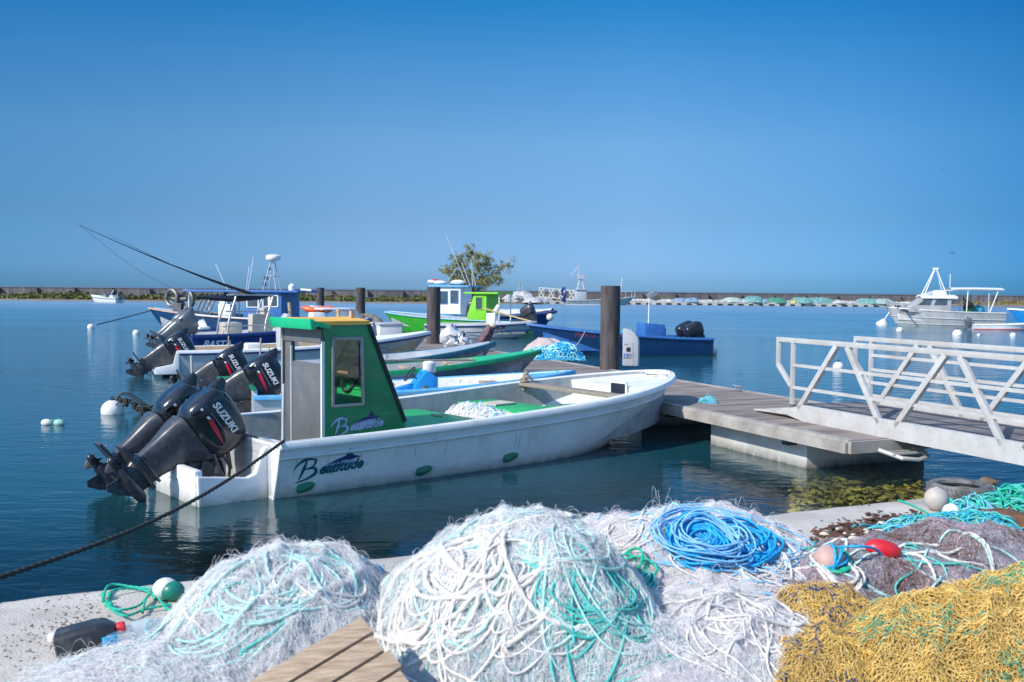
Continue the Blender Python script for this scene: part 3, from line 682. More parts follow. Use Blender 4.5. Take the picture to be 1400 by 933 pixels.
mb = MB(); mb.prism([(-.85, GZ-.085), (.28, GZ+.045), (.28, GZ+.085), (-.85, GZ-.078)], .06, GW-.06); mb.v = [tuple(gp(*v)) for v in mb.v]; mb.build('landing_ramp', alu_d, gw, 0)
ZT = GZ+.96
for n_, mids, shift in ((0, (.33, .63), 0), (GW, (.22, .42, .60, .78), 0)):
    fr = MB(); o = n_
    a = .055
    fr.bar(gp(-.27, o, ZT), gp(GL, o, ZT), .05, .065)
    fr.bar(gp(-.25, o, ZT-.02), gp(-.25, o, ZT-.36), a, a); fr.bar(gp(-.25, o, ZT-.34), gp(.05, o, ZT-.62), a, a)
    fr.bar(gp(.07, o, GZ+.10), gp(.07, o, ZT-.02), a, a)
    s = .22
    while s < GL-1.5:
        fr.bar(gp(s, o, GZ+.05), gp(s+.72, o, ZT-.03), .06, .07); fr.bar(gp(s+.92, o, ZT-.03), gp(s+1.52, o, GZ+.05), .06, .07); s += 1.78
    f = fr.build('railing', alu_d, gw, 0, bevel=.006)
    for m_ in mids:
        r1 = MB(); r1.bar(gp(.07, o, ZT-m_), gp(GL, o, ZT-m_), .028, .04); r1.build('rail', alu_d, f, 0)
# rope hanging under the gangway
mb = MB(); a = at(1240, 570, .5); a.y += .8
tag(npmesh('hanging_rope', *strands(np.array([[(a.x+.01*math.sin(i), a.y, .55-i*.045) for i in range(14)]]), .014, 6), rope_dk), 'short dark rope hanging from the gangway into the water', 'rope')
# power pedestal
p = pp(19.0, 9.85); p = at(862, 500, .5); p = Vector((p.x, p.y, .5))
ped_m = mat('greyish_pedestal_plastic', (.44, .46, .49), .5, var=.06, dirt=(.4, .4, .38), damt=.3)
ped = thing('power_pedestal', 'white pontoon power pedestal with curved top and blue pictograms', 'pedestal', p, math.radians(-12)); ped.scale = (.86, .86, .9)
poly = [(-.2, 0), (.22, 0), (.22, .62), (.19, .74), (.12, .84), (0.0, .91), (-.2, .95)]
mb = MB(); mb.prism(poly, -.2, .2); mb.build('housing', ped_m, ped, 30, bevel=.03)
mb = MB(); mb.box((.065, -.204, .30), (.025, .012, .58)); mb.box((-.11, -.206, .56), (.10, .012, .02)); mb.build('panel_groove', mat('grey_seam', (.4, .42, .44), .6), ped)
mb = MB(); mb.box((-.045, -.207, .42), (.10, .014, .10)); mb.build('socket_cover', dark_v, ped)
ic = []
for x0 in (-.13, -.04, .05):
    ic += [[(x0, .24), (x0+.07, .24), (x0+.07, .31), (x0, .31)]]
decal(flat(ic), 'pictogram', dec_blue, ped, lambda a, b: (a-.03, -.2045, b))
ic = [[(x0, .19), (x0+.05, .19), (x0+.05, .215), (x0, .215)] for x0 in (-.14, -.07, 0, .07)]
decal(flat(ic), 'pictogram', dec_blk, ped, lambda a, b: (a-.03, -.2045, b))
ic = [[(-.10, .255), (-.08, .255), (-.08, .295), (-.10, .295)], [(0, .255), (.012, .255), (.012, .295), (0, .295)], [(.065, .27), (.1, .27), (.1, .28), (.065, .28)]]
decal(flat(ic), 'pictogram', dec_w, ped, lambda a, b: (a-.03, -.207, b))
# ------------------------------------------------------------------ the main boat
def main_boat():
    h = Hull(7.33, 1.27, .594, .346, zk=-.25, bs=.985)
    t = thing('fishing_boat', 'nearest white open fishing boat with dark green cabin, yellow roof and marlin lettering', 'fishing boat', (-3.175, 11.096, 0), .70)
    ob = h.outer(44); ob.build('hull', white_hull, t, 40); bv = ob.bvh()
    g = h.gunwale(.11, .05, .035, 70, up=.004); g.build('gunwale', white_in, t, 35)
    h.rail(.0, .045, .026, nt=60, v=.845).build('rubbing_strake', white_hull, t, 50)
    h.liner(.12, .16, .985, 30).build('interior', grey_in, t, 30)
    # the lower stern platform with the motor well
    mb = MB(); x0 = -.74; zb = -.22
    def wall(y, sgn):
        w_ = .09
        poly = [(x0, zb), (.02, zb), (.02, .56), (-.05, .50), (-.13, .27), (-.22, .235), (x0+.02, .30), (x0-.02, .31)]
        mb.prism(poly, y-w_/2, y+w_/2)
    wall(-.93, -1); wall(.93, 1)
    mb.prism([(x0-.02, zb), (x0+.06, zb), (x0+.05, .36), (x0-.03, .36)], -.93, .93)
    mb.box((-.35, 0, .02), (.72, 1.9, .05)); mb.box((-.35, 0, -.2), (.74, 1.9, .06))
    mb.box((.03, -.62, .30), (.06, .9, .56)); mb.box((.03, .62, .30), (.06, .9, .56)); mb.box((.03, 0, .22), (.06, .5, .40))
    mb.build('motor_well', white_hull, t, 20, bevel=.018)
    mb = MB(); mb.tube([h.pt(.0, v, -1, -.012) for v in (.05, .3, .6, .97)], .018, 6); mb.build('corner_trim', white_in, t)
    mb = MB(); mb.box((.15, .55, .53), (.22, 1.05, .05)); mb.box((.15, -.72, .53), (.22, .7, .05)); mb.build('stern_bench', white_in, t, bevel=.015)
    # cabin
    yS, yP, zr, xa = -.56, .34, 1.80, .90; cw = .035
    side = [(xa, .34), (1.96, .34), (1.99, .60), (1.47, zr-.02), (xa-.03, zr-.02), (xa-.03, 1.55), (xa, 1.50)]
    def cut(y):
        # side panel with the window left open: four pieces round it
        W = [(1.00, .86), (1.40, .86), (1.38, 1.63), (1.00, 1.63)]
        m = MB()
        m.prism([(xa, .34), (1.96, .34), (1.99, .60), (1.87, .86), (xa, .86)], y-cw/2, y+cw/2)
        m.prism([(xa, .86), (1.00, .86), (1.00, 1.63), (xa, 1.63)], y-cw/2, y+cw/2)
        m.prism([(1.40, .86), (1.87, .86), (1.55, 1.63), (1.38, 1.63)], y-cw/2, y+cw/2)
        m.prism([(xa, 1.63), (1.55, 1.63), (1.47, zr-.02), (xa-.03, zr-.02)], y-cw/2, y+cw/2)
        return m
    c = cut(yS); o = cut(yP); c.v += []; n_ = len(c.v); c.add(o.v, o.f)
    cab = c.build('cabin', green_p, t, 0); cbv = c.bvh()
    # inner lining and console, a brighter green put in to lighten the dim cabin
    mb = MB()
    for y in (yS+cw/2+.006, yP-cw/2-.006): mb.prism([(xa+.02, .2), (1.9, .2), (1.92, .6), (1.84, .80), (xa+.02, .80)], y-.004, y+.004)
    mb.box((1.66, (yS+yP)/2, 1.0), (.1, yP-yS-.06, .06)); mb.box((1.62, (yS+yP)/2, .6), (.3, yP-yS-.06, .78)); mb.build('helm_console', green_b, cab, 0)
    # windows: frames and panes
    for y, s_ in ((yS, -1), (yP, 1)):
        f = MB(); q = [(1.00, .86), (1.40, .86), (1.38, 1.63), (1.00, 1.63)]
        for i in range(4):
            a = q[i]; b = q[(i+1) % 4]; f.bar((a[0], y+s_*.022, a[1]), (b[0], y+s_*.022, b[1]), .03, .032)
        fo = f.build('window_frame', mat('aged_window_frame', (.34, .33, .31), .5, .3, var=.15, dirt=(.2, .16, .12), damt=.5, dscale=9), cab, 0, bevel=.004)
        if s_ > 0: continue
        pn = MB(); pn.prism([(1.01, .87), (1.39, .87), (1.37, 1.62), (1.01, 1.62)], y-.004, y+.004)
        gm = bpy.data.materials.get('clear_pane') or None
        if gm is None:
            gm = bpy.data.materials.new('clear_pane'); gm.use_nodes = True; NN = gm.node_tree.nodes; LL = gm.node_tree.links; NN.clear()
            tr = NN.new('ShaderNodeBsdfTransparent'); tr.inputs[0].default_value = (.93, .97, .95, 1); gl = NN.new('ShaderNodeBsdfGlossy'); gl.inputs['Roughness'].default_value = .04
            fr = NN.new('ShaderNodeFresnel'); fr.inputs[0].default_value = 1.5; mx_ = NN.new('ShaderNodeMixShader'); oo = NN.new('ShaderNodeOutputMaterial')
            LL.new(fr.outputs[0], mx_.inputs[0]); LL.new(tr.outputs[0], mx_.inputs[1]); LL.new(gl.outputs[0], mx_.inputs[2]); LL.new(mx_.outputs[0], oo.inputs[0])
        pn.build('pane', gm, fo, 0)
    # things seen inside: steering wheel and a wooden board
    mb = MB(); mb.torus((1.52, -.1, 1.12), .17, .016, 20, 6, (-1, 0, .5)); mb.bar((1.52, -.1, 1.12), (1.64, -.1, 1.02), .03, .03); mb.bar((1.49, -.25, 1.06), (1.55, .05, 1.18), .02, .02); mb.build('steering_wheel', black_r, cab)
    mb = MB(); mb.box((1.45, -.30, 1.16), (.34, .24, .03), Matrix.Rotation(.35, 3, 'Y')); mb.build('dash_board', mat('brown_board', (.22, .10, .045), .6, var=.2), cab, 0)
    mb = MB(); mb.box((1.55, -.20, 1.33), (.12, .17, .14)); mb.build('instrument_box', black_r, cab, bevel=.02)
    # aft posts, half door and head beam (grey)
    mb = MB()
    mb.box((xa, yP-.08, .92), (.05, .16, 1.36)); mb.box((xa-.03, yP+.02, 1.2), (.05, .05, 1.1))
    mb.box((xa-.02, (yS+yP)/2, 1.66), (.05, yP-yS, .17)); mb.box((xa+.005, (yS+yP)/2, .78), (.035, yP-yS-.02, 1.12))
    mb.build('aft_door', grey_p, cab, 0, bevel=.006)
    mb = MB(); mb.box((xa-.016, yS+.003, .95), (.04, .03, 1.30)); mb.box((xa-.022, yP-.165, .92), (.02, .012, 1.2)); mb.box((xa-.02, yP+.02, .92), (.07, .02, 1.36))
    mb.build('door_trim', white_p, cab, 0)
    # sloping front: coaming strips and windscreen
    mb = MB()
    for y in (yS-.012, yP+.012): mb.bar((1.985, y, .61), (1.475, y, zr-.015), .05, .045)
    mb.bar((1.985, yS, .64), (1.985, yP, .64), .05, .05); mb.build('windscreen_frame', black_r, cab, 0)
    mb = MB(); mb.sheet([[(1.975, yS, .66), (1.975, yP, .66)], [(1.49, yS, zr-.04), (1.49, yP, zr-.04)]]); mb.build('windscreen', bpy.data.materials['clear_pane'], cab, 0)
    mb = MB(); mb.box((1.975, (yS+yP)/2, .50), (.04, yP-yS, .30)); mb.build('cabin_front', green_p, cab, 0)
    # roof
    mb = MB(); P = []
    for x in [.74+i*.074 for i in range(11)]:
        P.append([(x, yS-.03+(yP-yS+.06)*k/8, zr+.03+.035*math.sin(PI*k/8)-.02*max(0, (.75-x))) for k in range(9)])
    mb.sheet([[(p[0], p[1], p[2]) for p in r] for r in P]); mb.sheet([[(p[0], p[1], p[2]-.045) for p in r][::-1] for r in P])
    for r in (P[0], P[-1]): mb.sheet([r, [(p[0], p[1], p[2]-.045) for p in r]])
    for k in (0, 8): mb.sheet([[r[k] for r in P], [(r[k][0], r[k][1], r[k][2]-.045) for r in P]])
    rf = mb.build('roof', yellow_p, t, 30)
    mb = MB(); yy0, yy1 = yS-.05, yP+.05
    mb.prism([(.69, zr+.06), (.75, zr+.055), (.77, zr-.06), (.71, zr-.06)], yy0, yy1-.03)
    mb.prism([(.69, zr+.05), (.80, zr+.03), (.95, zr-.02), (.95, zr-.06), (.8, zr-.03), (.71, zr-.05)], yy0-.008, yy0+.018)
    mb.prism([(.69, zr+.05), (.8, zr+.04), (1.49, zr+.03), (1.49, zr-.02), (.8, zr-.01), (.71, zr-.05)], yy1-.018, yy1+.008)
    mb.build('roof_lip', green_l, rf, 20, bevel=.006)
    mb = MB(); mb.box((1.42, -.30, zr+.10), (.05, .05, .08)); mb.lathe([(.02, 0), (.02, .06), (.028, .065), (.028, .09), (.005, .095)], 10, (1.38, -.05, zr+.06)); mb.build('roof_fitting', tan_in, rf)
    # hatch, thwarts and foredeck
    def hat(x0, x1, z, m, name, w_=None, th=None, chop=0):
        y0 = cross(h, x0, 0, 0) if w_ is None else w_; y1 = cross(h, x1, 0, 0) if w_ is None else w_; b = .17 if th is None else z-th
        y0 *= .97; y1 *= .97
        kk = .74 if z-b > .1 else .97; vs = [(x0, -y0, z), (x0, y0, z), (x1, y1, z), (x1, -y1, z), (x0, -y0*kk, b), (x0, y0*kk, b), (x1, y1*kk, b), (x1, -y1*kk, b)]
        return MB().add(vs, [(3, 2, 1, 0), (4, 5, 6, 7), (0, 1, 5, 4), (1, 2, 6, 5), (2, 3, 7, 6), (3, 0, 4, 7)]).build(name, m, t, 0, bevel=.015)
    hat(2.02, 3.22, .53, green_b, 'hatch', .98)
    mb = MB(); mb.box((2.95, .1, .545), (.05, .22, .02)); mb.build('hatch_handle', tan_in, t)
    hat(4.02, 4.72, .56, green_b, 'foredeck_box', None, .36)
    hat(4.85, 5.95, .46, green_b, 'fore_platform', .62, .05)
    mb = MB(); mb.box((4.30, .48, .578), (.42, .34, .025), Matrix.Rotation(.1, 3, 'Z')); mb.build('wooden_lid', mat('bleached_board', (.55, .48, .40), .8, var=.15, stretch=(1, 8, 8)), t, 0)
    y = cross(h, 5.25, 0, 0)
    mb = MB(); mb.box((5.25, 0, .755), (.22, 2*y+.1, .05), Matrix.Rotation(-.06, 3, 'Z')); mb.build('thwart', wood, t, 0, bevel=.006)
    # bow post lashed with rope on the port rail
    mb = MB(); b = h.sheer(5.38, 1, .14); mb.tube([b+Vector((0, .02, -.12)), b+Vector((.0, 0, .05)), b+Vector((.03, -.03, .17))], [.05, .045, .035], 7); mb.tube([b+Vector((-.05, .05, .04)), b+Vector((.02, -.06, .10)), b+Vector((.10, -.09, .03))], .022, 6)
    mb.torus(b+Vector((0, 0, .02)), .055, .018, 12, 6); mb.build('mooring_post', wood, t)
    fd = h.deck(6.2/7.33, .13, .0, -.045, .985, 16, True, .4, 0.03); fd.build('foredeck', white_in, t, 30)
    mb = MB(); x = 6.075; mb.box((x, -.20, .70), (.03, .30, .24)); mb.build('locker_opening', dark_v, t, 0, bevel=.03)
    mb = MB(); mb.box((x-.004, -.20, .84), (.03, .36, .03)); mb.box((x-.004, -.37, .70), (.03, .03, .28)); mb.build('opening_trim', white_p, t, 0)
    # net stern posts
    b = h.sheer(.06, -1, .06); mb = MB(); mb.tube([b+Vector((0, 0, -.05)), b+Vector((.015, 0, .62))], .016, 7); mb.build('rod_holder', alu_d, t)
    b = h.sheer(.10, 1, .06); mb = MB(); mb.tube([b+Vector((0, 0, -.05)), b+Vector((-.03, 0, .78))], .016, 7); mb.build('rod_holder', alu_d, t)
    # green scupper covers on the side
    for x in (.25, 1.72, 2.98):
        tt = x/(7.33*.84); mb = MB(); rings = []
        for i in range(9):
            u = i/8; p0 = h.pt(tt, .40, -1); w_ = .052*(math.sin(PI*min(1, .25+u*.75)))**.5+.004
            q = h.pt(tt+u*.033, .40+.03*u, -1); ring = []
            for k in range(10):
                a = 2*PI*k/10; ring.append(q+Vector((0, -abs(math.cos(a))*w_*.75*(1 if math.cos(a) > 0 else -.2), math.sin(a)*w_)))
            rings.append(ring)
        mb.loft(rings); mb.build('scupper_cover', mat('green_scupper_rubber', (.015, .17, .10), .5, var=.2), t, 50)
    # lettering: the name and the marlin, on the hull and on the cabin side
    def name_marks(scale, to3d, bvh_, parent, mt, mm, ml):
        L1 = stroke([(-.50, .02), (-.42, .10), (-.30, .135), (-.26, .12)], .035, .045)+stroke([(-.33, .13), (-.37, 0), (-.42, -.13)], .03, .05)+stroke([(-.33, .12), (-.22, .11), (-.24, .03), (-.35, .0)], .028, .035)+stroke([(-.35, .0), (-.22, .0), (-.2, -.07), (-.32, -.13), (-.46, -.16)], .03, .05)
        me = flat([[(x*scale, y*scale) for x, y in q] for q in L1]); decal(me, 'boat_name_initial', mt, parent, to3d, bvh_, (0, 1, 0), .005)
        tx = text('eatitude', .19*scale, .3, .007*scale, 1.0)
        decal(tx, 'boat_name', mt, parent, lambda a, b: to3d(a+.155*scale, b-.03*scale), bvh_, (0, 1, 0), .007, .06)
        body = [(-.06, .02), (.10, .075), (.20, .10), (.245, .17), (.26, .20), (.285, .14), (.32, .095), (.44, .065), (.36, .055), (.28, .04), (.20, .05), (.05, .03)]
        decal(flat([[(x*scale, y*scale) for x, y in q] for q in ([body[0], body[1], body[10], body[11]], [body[1], body[2], body[9], body[10]], [body[2], body[3], body[4], body[5], body[9]], [body[5], body[6], body[8], body[9]], [body[6], body[7], body[8]])]), 'marlin_back', mm, parent, to3d, bvh_, (0, 1, 0), .005)
        bel = [[(-.06, .02), (.05, .03), (.06, -.06), (.0, -.04)], [(.05, .03), (.2, .05), (.22, -.055), (.06, -.06)], [(.2, .05), (.34, .05), (.32, -.02), (.22, -.055)], [(.0, -.04), (.06, -.06), (.03, -.13)], [(.22, -.05), (.26, -.04), (.22, -.10)], [(-.06, .02), (.0, -.04), (-.14, -.07), (-.10, 0)]]
        decal(flat([[(x*scale, y*scale) for x, y in q] for q in bel]), 'marlin_belly', ml, parent, to3d, bvh_, (0, 1, 0), .0035, .08)
    name_marks(.86, lambda a, b: (.62+a, -2.2, .305+b+a*.035), bv, t, dec_teal, dec_navy, dec_lil)
    name_marks(.72, lambda a, b: (1.33+a, -1.4, .63+b+a*.06), cbv, cab, dec_sil, dec_navy, dec_lil)
    # scratches left by the pontoon and a little rust under the trim
    r_ = random.Random(31); sc_ = []
    for k in range(26):
        x = r_.uniform(.1, 5.2); z = r_.uniform(.12, .42); l = r_.uniform(.05, .22); sc_ += stroke([(x, z), (x+l*.5, z+l*.28+r_.uniform(-.02, .02)), (x+l, z+l*.55)], .004)
    decal(flat(sc_), 'scratch', mat('pale_scratch', (.80, .80, .80), .6), t, lambda a, b: (a, -2.4, b), bv, (0, 1, 0), .002)
    sc_ = []
    for k in range(9):
        x = r_.uniform(.05, 4.6); z = r_.uniform(.40, .46); sc_ += stroke([(x, z), (x+r_.uniform(-.01, .01), z-r_.uniform(.05, .1)), (x+r_.uniform(-.015, .015), z-r_.uniform(.12, .22))], .010)
    decal(flat(sc_), 'rust_run', mat('faint_rust_run', (.50, .42, .32), .7, var=.2), t, lambda a, b: (a, -2.4, b), bv, (0, 1, 0), .0025)
    # two tilted motors
    outboard(t, -.42, -.36, .26, 54, 'black', k=.88); outboard(t, -.42, .28, .26, 51, 'black', k=.88)
    return t, h
mainb, mh = main_boat()
def bw(t, h_, p): return Matrix.Translation(t.location) @ Matrix.Rotation(t.rotation_euler.z, 4, 'Z') @ Vector(p)
# net lying in the boat
def fibre_heap(name, label, cat, c, rx, ry, hh, specs, seed, base=None, rz=0., group=None):
    t = thing(name, label, cat, c, rz, group); g = np.random.default_rng(seed)
    def H(x, y):
        r = (x/rx)**2+(y/ry)**2
        return hh*np.clip(1-r, 0, 1)**.6*(1+.18*np.sin(x*9/rx*.5+seed)+.15*np.sin(y*7/ry*.6+x*3/rx))
    if base:
        P = []
        n = 22
        for i in range(n+1):
            row = []
            for j in range(n+1):
                u, v = i/n*2-1, j/n*2-1; k = max(abs(u), abs(v))/(math.hypot(u, v)+1e-9) if (u or v) else 1
                x, y = u*k*rx, v*k*ry; row.append((x, y, float(H(np.array(x), np.array(y)))-.012))
            P.append(row)
        MB().sheet(P).build('heap_core', base, t, 180)
    for nm, m, N, K, step, r, lift, turn in specs:
        th = g.uniform(0, 2*PI, N); rr = np.sqrt(g.uniform(0, 1, N)); x = rr*np.cos(th)*rx*.95; y = rr*np.sin(th)*ry*.95; hd = g.uniform(0, 2*PI, N); P = np.zeros((N, K, 3)); cv = g.normal(0, turn, N); ph = g.uniform(0, 6, N); lf = g.uniform(0, lift, N)
        for k in range(K):
            P[:, k, 0] = x; P[:, k, 1] = y; P[:, k, 2] = H(x, y)+lf*(.6+.4*np.sin(ph+k*.8))
            hd += cv+g.normal(0, turn*.5, N); x = np.clip(x+np.cos(hd)*step, -rx, rx); y = np.clip(y+np.sin(hd)*step, -ry, ry)
        npmesh(nm, *strands(P, r, 4), m, t)
    return t
p = bw(mainb, mh, (3.62, -.1, .2))
fibre_heap('fishing_net', 'loose white and pale blue fishing net lying inside the white boat', 'fishing net', p, .48, .9, .34, [('netting', fib_w, 1500, 14, .035, .0035, .10, .35), ('cord', rope_lb, 14, 40, .03, .007, .14, .25), ('cord', rope_a, 14, 40, .03, .007, .10, .25)], 3, base_w, .70)
# ------------------------------------------------------------------ the other open boats by the pontoon
def place(name, label, cat, stern, bow, group=None):
    s = Vector(stern); b = Vector(bow); d = b-s; t = thing(name, label, cat, (s.x, s.y, 0), math.atan2(d.y, d.x), group)
    return t, math.hypot(d.x, d.y)
def side_text(t, bv, string, x, z, size, m, side=-1, name='registration', shear=0., sx=1.):
    d = (0, 1 if side < 0 else -1, 0); f = 1 if side < 0 else -1
    return decal(text(string, size, shear, size*.03, sx), name, m, t, lambda a, b: (x+f*a, side*3.2, z+b), bv, d, .006)
def open_boat(label, stern, bow, B, z0, z1, hm, gm, im, floor=.15, deck=None, dm=None, gw=.1, gh=.08, n=1.9, tm=.45, bench=(), bm=None, lin_t=.95, cat='boat', dsag=0., name='open_boat', **k):
    t, L = place(name, label, cat, stern, bow); h = Hull(L, B, z0, z1, tm=tm, n=n, q=.85, r0=.74, w0=.7, zk=-.2, bs=.92, **k)
    ob = h.outer(30); ob.build('hull', hm, t, 40); h.gunwale(gw, gh, .025, 40).build('gunwale', gm, t, 35); h.liner(gw+.005, floor, lin_t, 22).build('interior', im, t, 30)
    if deck: h.deck(deck, gw, .05, -.012, .985, 12, True, floor, dsag).build('foredeck', dm or gm, t, 30)
    for x, w_, z in bench:
        y = cross(h, x, 0, 0, gw); mb = MB(); mb.box((x, 0, h.zs(x/L)-z), (w_, 2*y+.04, .045)); mb.build('thwart', bm or wood, t, 0, bevel=.006)
    return t, h, ob.bvh()
# boat with light blue rails and a bright blue console
tB, hB, bB = open_boat('grey open boat with light blue rails and bright blue steering console', (-4.5, 17.15, 0), (1.2, 18.9, 0), 1.0, .42, .26, white_hull, blue_l, white_in, .15, None, None, .09, .06, bench=((3.3, .28, .16), (4.4, .3, .12)), lin_t=.96)
mb = MB(); hB.deck(.86, .09, .02, -.02, .98, 8, False).build('foredeck', blue_l, tB)
mb = MB()
for x in (2.6, 3.2, 3.9, 4.5):
    for s_ in (-1, 1):
        y = cross(hB, x, 0, 0, .1)*s_; mb.box((x, y*.98, .36), (.05, .04, hB.zs(x/hB.L)-.3))
mb.build('rib', white_in, tB, 0)
def console(t, x, y, z, m, sz=(.42, .5, .62)):
    mb = MB(); mb.prism([(x-.18, z), (x+.22, z), (x+.22, z+.50), (x+.02, z+.64), (x-.20, z+.36)], y-sz[1]/2, y+sz[1]/2); mb.box((x-.34, y+.05, z+.30), (.34, .16, .10), Matrix.Rotation(-.25, 3, 'Y')); mb.box((x-.42, y-.12, z+.2), (.28, .10, .09), Matrix.Rotation(-.5, 3, 'Y'))
    c = mb.build('console', m, t, 20, bevel=.02)
    mb = MB(); mb.torus((x-.25, y, z+.56), .15, .013, 20, 6, (-.8, 0, .6)); mb.bar((x-.25, y, z+.56), (x-.12, y, z+.48), .025, .025); mb.build('steering_wheel', black_r, c)
    mb = MB(); mb.ball((x-.02, y-sz[1]/2-.02, z+.3), .07, 10, (1, .5, 1)); mb.build('control_box', mat('brown_grey_plastic', (.10, .09, .08), .5), c)
    mb = MB(); mb.lathe([(.11, 0), (.12, .02), (.12, .17), (.09, .2), (.01, .21)], 14, (x+.12, y+.05, z+.58)); mb.build('white_tub', buoy_w, c)
console(tB, 3.0, -.12, .12, blue_s)
mb = MB(); mb.box((.03, 0, .30), (.06, 1.7, .42)); mb.build('transom', white_hull, tB); mb = MB(); mb.box((-.005, 0, .525), (.08, 1.8, .022)); mb.build('transom_cap', green_p, tB, 0, bevel=.01)
outboard(tB, .10, .18, .12, 61, 'black', True, k=.96)
# green railed narrow boat
tC, hC, bC = open_boat('narrow grey open boat with bright green rail and foredeck, third from the camera', (-5.6, 19.0, 0), (.6, 20.5, 0), .92, .56, .40, grey_hull, green_p, grey_in, .2, .80, green_l, .09, .07, bench=((2.6, .3, .14), (3.6, .12, .06), (4.5, .12, .05)), bm=tan_in, zpow=2.4)
mb = MB(); mb.box((2.05, -.1, .58), (.9, 1.1, .05)); mb.build('engine_hatch', mat('faded_orange_hatch', (.50, .19, .11), .65, var=.15, dirt=(.3, .3, .3), damt=.5, dscale=3), tC, 0, bevel=.01)
outboard(tC, .12, -.1, .20, 60, 'black', True)
mb = MB(); mb.box((3.9, .0, .78), (2.4, .12, .03), Matrix.Rotation(.02, 3, 'Y') @ Matrix.Rotation(.22, 3, 'Z')); mb.build('long_plank', wood, tC, 0)
# dark teal railed short boat
tD, hD, bD = open_boat('short grey open boat with dark teal rail and pale foredeck, fourth from the camera', (-5.2, 21.3, 0), (-.40, 23.3, 0), .95, .58, .40, grey_hull, teal_p, pale_hull, .3, .68, mat('pale_grey_deck_paint', (.40, .44, .48), .55, var=.1, dirt=(.3, .3, .3), damt=.4), .08, .1, bench=((2.2, .4, .25),), bm=grey_in, zpow=2.2)
mb = MB()
for x in (1.6, 2.2, 2.8): mb.box((x, cross(hD, x, 0, 0, .1), .5), (.05, .04, .36)); mb.box((x, -cross(hD, x, 0, 0, .1), .5), (.05, .04, .36))
mb.build('rib', pale_hull, tD, 0)
# white boat with black registration
tE, hE, bE = open_boat('white hulled open boat with tan deck and black registration, bow against the second piling', (-8.4, 24.9, 0), (-2.25, 27.4, 0), 1.05, .66, .38, pale_hull, white_p, tan_in, .35, .74, white_p, .09, .06, zpow=2.2)
side_text(tE, bE, 'PP 939 273', 4.75, .62, .22, dec_blk)
hE.rail(-.06, .05, .03).build('rubbing_strake', navy, tE)
outboard(tE, -.05, -.15, .14, 58, 'black', True, flash=False, k=.98)
mb = MB(); mb.prism([(-.55, .1), (0, .1), (0, .66), (-.06, .66), (-.14, .34), (-.55, .26)], -.95, -.87); mb.prism([(-.55, .1), (0, .1), (0, .66), (-.06, .66), (-.14, .34), (-.55, .26)], .87, .95); mb.box((-.3, 0, .12), (.5, 1.8, .06)); mb.build('stern_platform', white_p, tE, 0, bevel=.01)
mb = MB(); mb.prism([(2.5, .35), (3.0, .35), (2.95, 1.3), (2.7, 1.55), (2.5, 1.25)], -.35, .35); c = mb.build('console', pale_hull, tE, 20, bevel=.03)
mb = MB(); mb.box((1.9, .2, .62), (.4, .6, .3)); mb.build('helm_seat', white_p, tE, bevel=.04)
# navy boat with its name in white, T-top and outriggers
tF, hF, bF = open_boat('navy sport fishing boat with BASTA in white letters and rolled awning on its arch', (-9.7, 29.6, 0), (-4.55, 32.3, 0), 1.15, .82, .42, navy, navy, white_in, .45, .6, white_p, .1, .08, zpow=1.8)
side_text(tF, bF, 'BASTA', .68, .55, .27, dec_w, name='boat_name', shear=.35)
hF.rail(-.42, .035, .03, v=1.).build('rubbing_strake', white_p, tF)
side_text(tF, bF, 'yamaha', 3.35, .60, .13, dec_sil, name='small_lettering', shear=.4)
mb = MB()
for x, s_ in ((1.0, -1), (1.0, 1), (2.1, -1), (2.1, 1)): mb.tube([(x, s_*.75, .5), (x+.1, s_*.72, 1.2), (x+.35, s_*.6, 1.98)], .03, 7)
mb.tube([(1.3, -.62, 1.98), (1.35, .62, 1.98), (2.45, .62, 1.98), (2.45, -.62, 1.98), (1.3, -.62, 1.98)], .025, 6); mb.tube([(.9, -.8, 1.05), (2.2, -.8, 1.1)], .02, 6); mb.tube([(1.0, -.75, 1.5), (2.3, -.68, 1.5)], .02, 6)
mb.build('arch', alu, tF)
mb = MB(); mb.tube([(.25, -.5, 1.93), (.6, -.52, 1.9), (1.2, -.5, 1.87), (2.0, -.5, 1.93), (2.4, -.5, 2.0)], [.04, .08, .10, .10, .05], 9); mb.build('rolled_awning', mat('dark_awning_cloth', (.014, .022, .045), .75, var=.3), tF)
mb = MB(); mb.box((2.2, 0, .95), (.6, .7, .9)); mb.box((2.3, 0, 1.45), (.1, .66, .3), Matrix.Rotation(-.3, 3, 'Y')); mb.box((1.3, 0, .85), (.5, .9, .6)); mb.build('console', mat('beige_gelcoat', (.52, .47, .40), .5, var=.08), tF, bevel=.03)
mb = MB(); mb.bar((.35, -.95, 1.0), (.35, -.4, 1.22), .2, .09); mb.box((.35, -.9, 1.02), (.3, .3, .08)); mb.build('bait_table', white_p, tF, bevel=.02)
for y in (-.35, .38): outboard(tF, -.05, y, .62, 52, 'silver', False)
mb = MB(); mb.box((4.0, .1, 1.25), (.4, .5, .38)); mb.box((4.85, .1, 1.3), (.42, .5, .4)); mb.ball((5.15, -.1, 1.32), .2, 12, (1, .8, 1.1)); mb.build('white_crate', white_p, tF, bevel=.03)
mb = MB(); mb.box((4.6, .1, 1.56), (1.1, .9, .05)); f = mb.build('canopy', white_p, tF, bevel=.02)
for x in (4.2, 5.0):
    for y in (-.3, .5): MB().tube([(x, y, 1.1), (x, y, 1.54)], .022, 6).build('canopy_post', blue_c, f)
mb = MB(); mb.tube([(3.2, .2, 1.0), (3.15, .2, 1.75)], .05, 8); mb.build('short_mast', tan_in, tF)
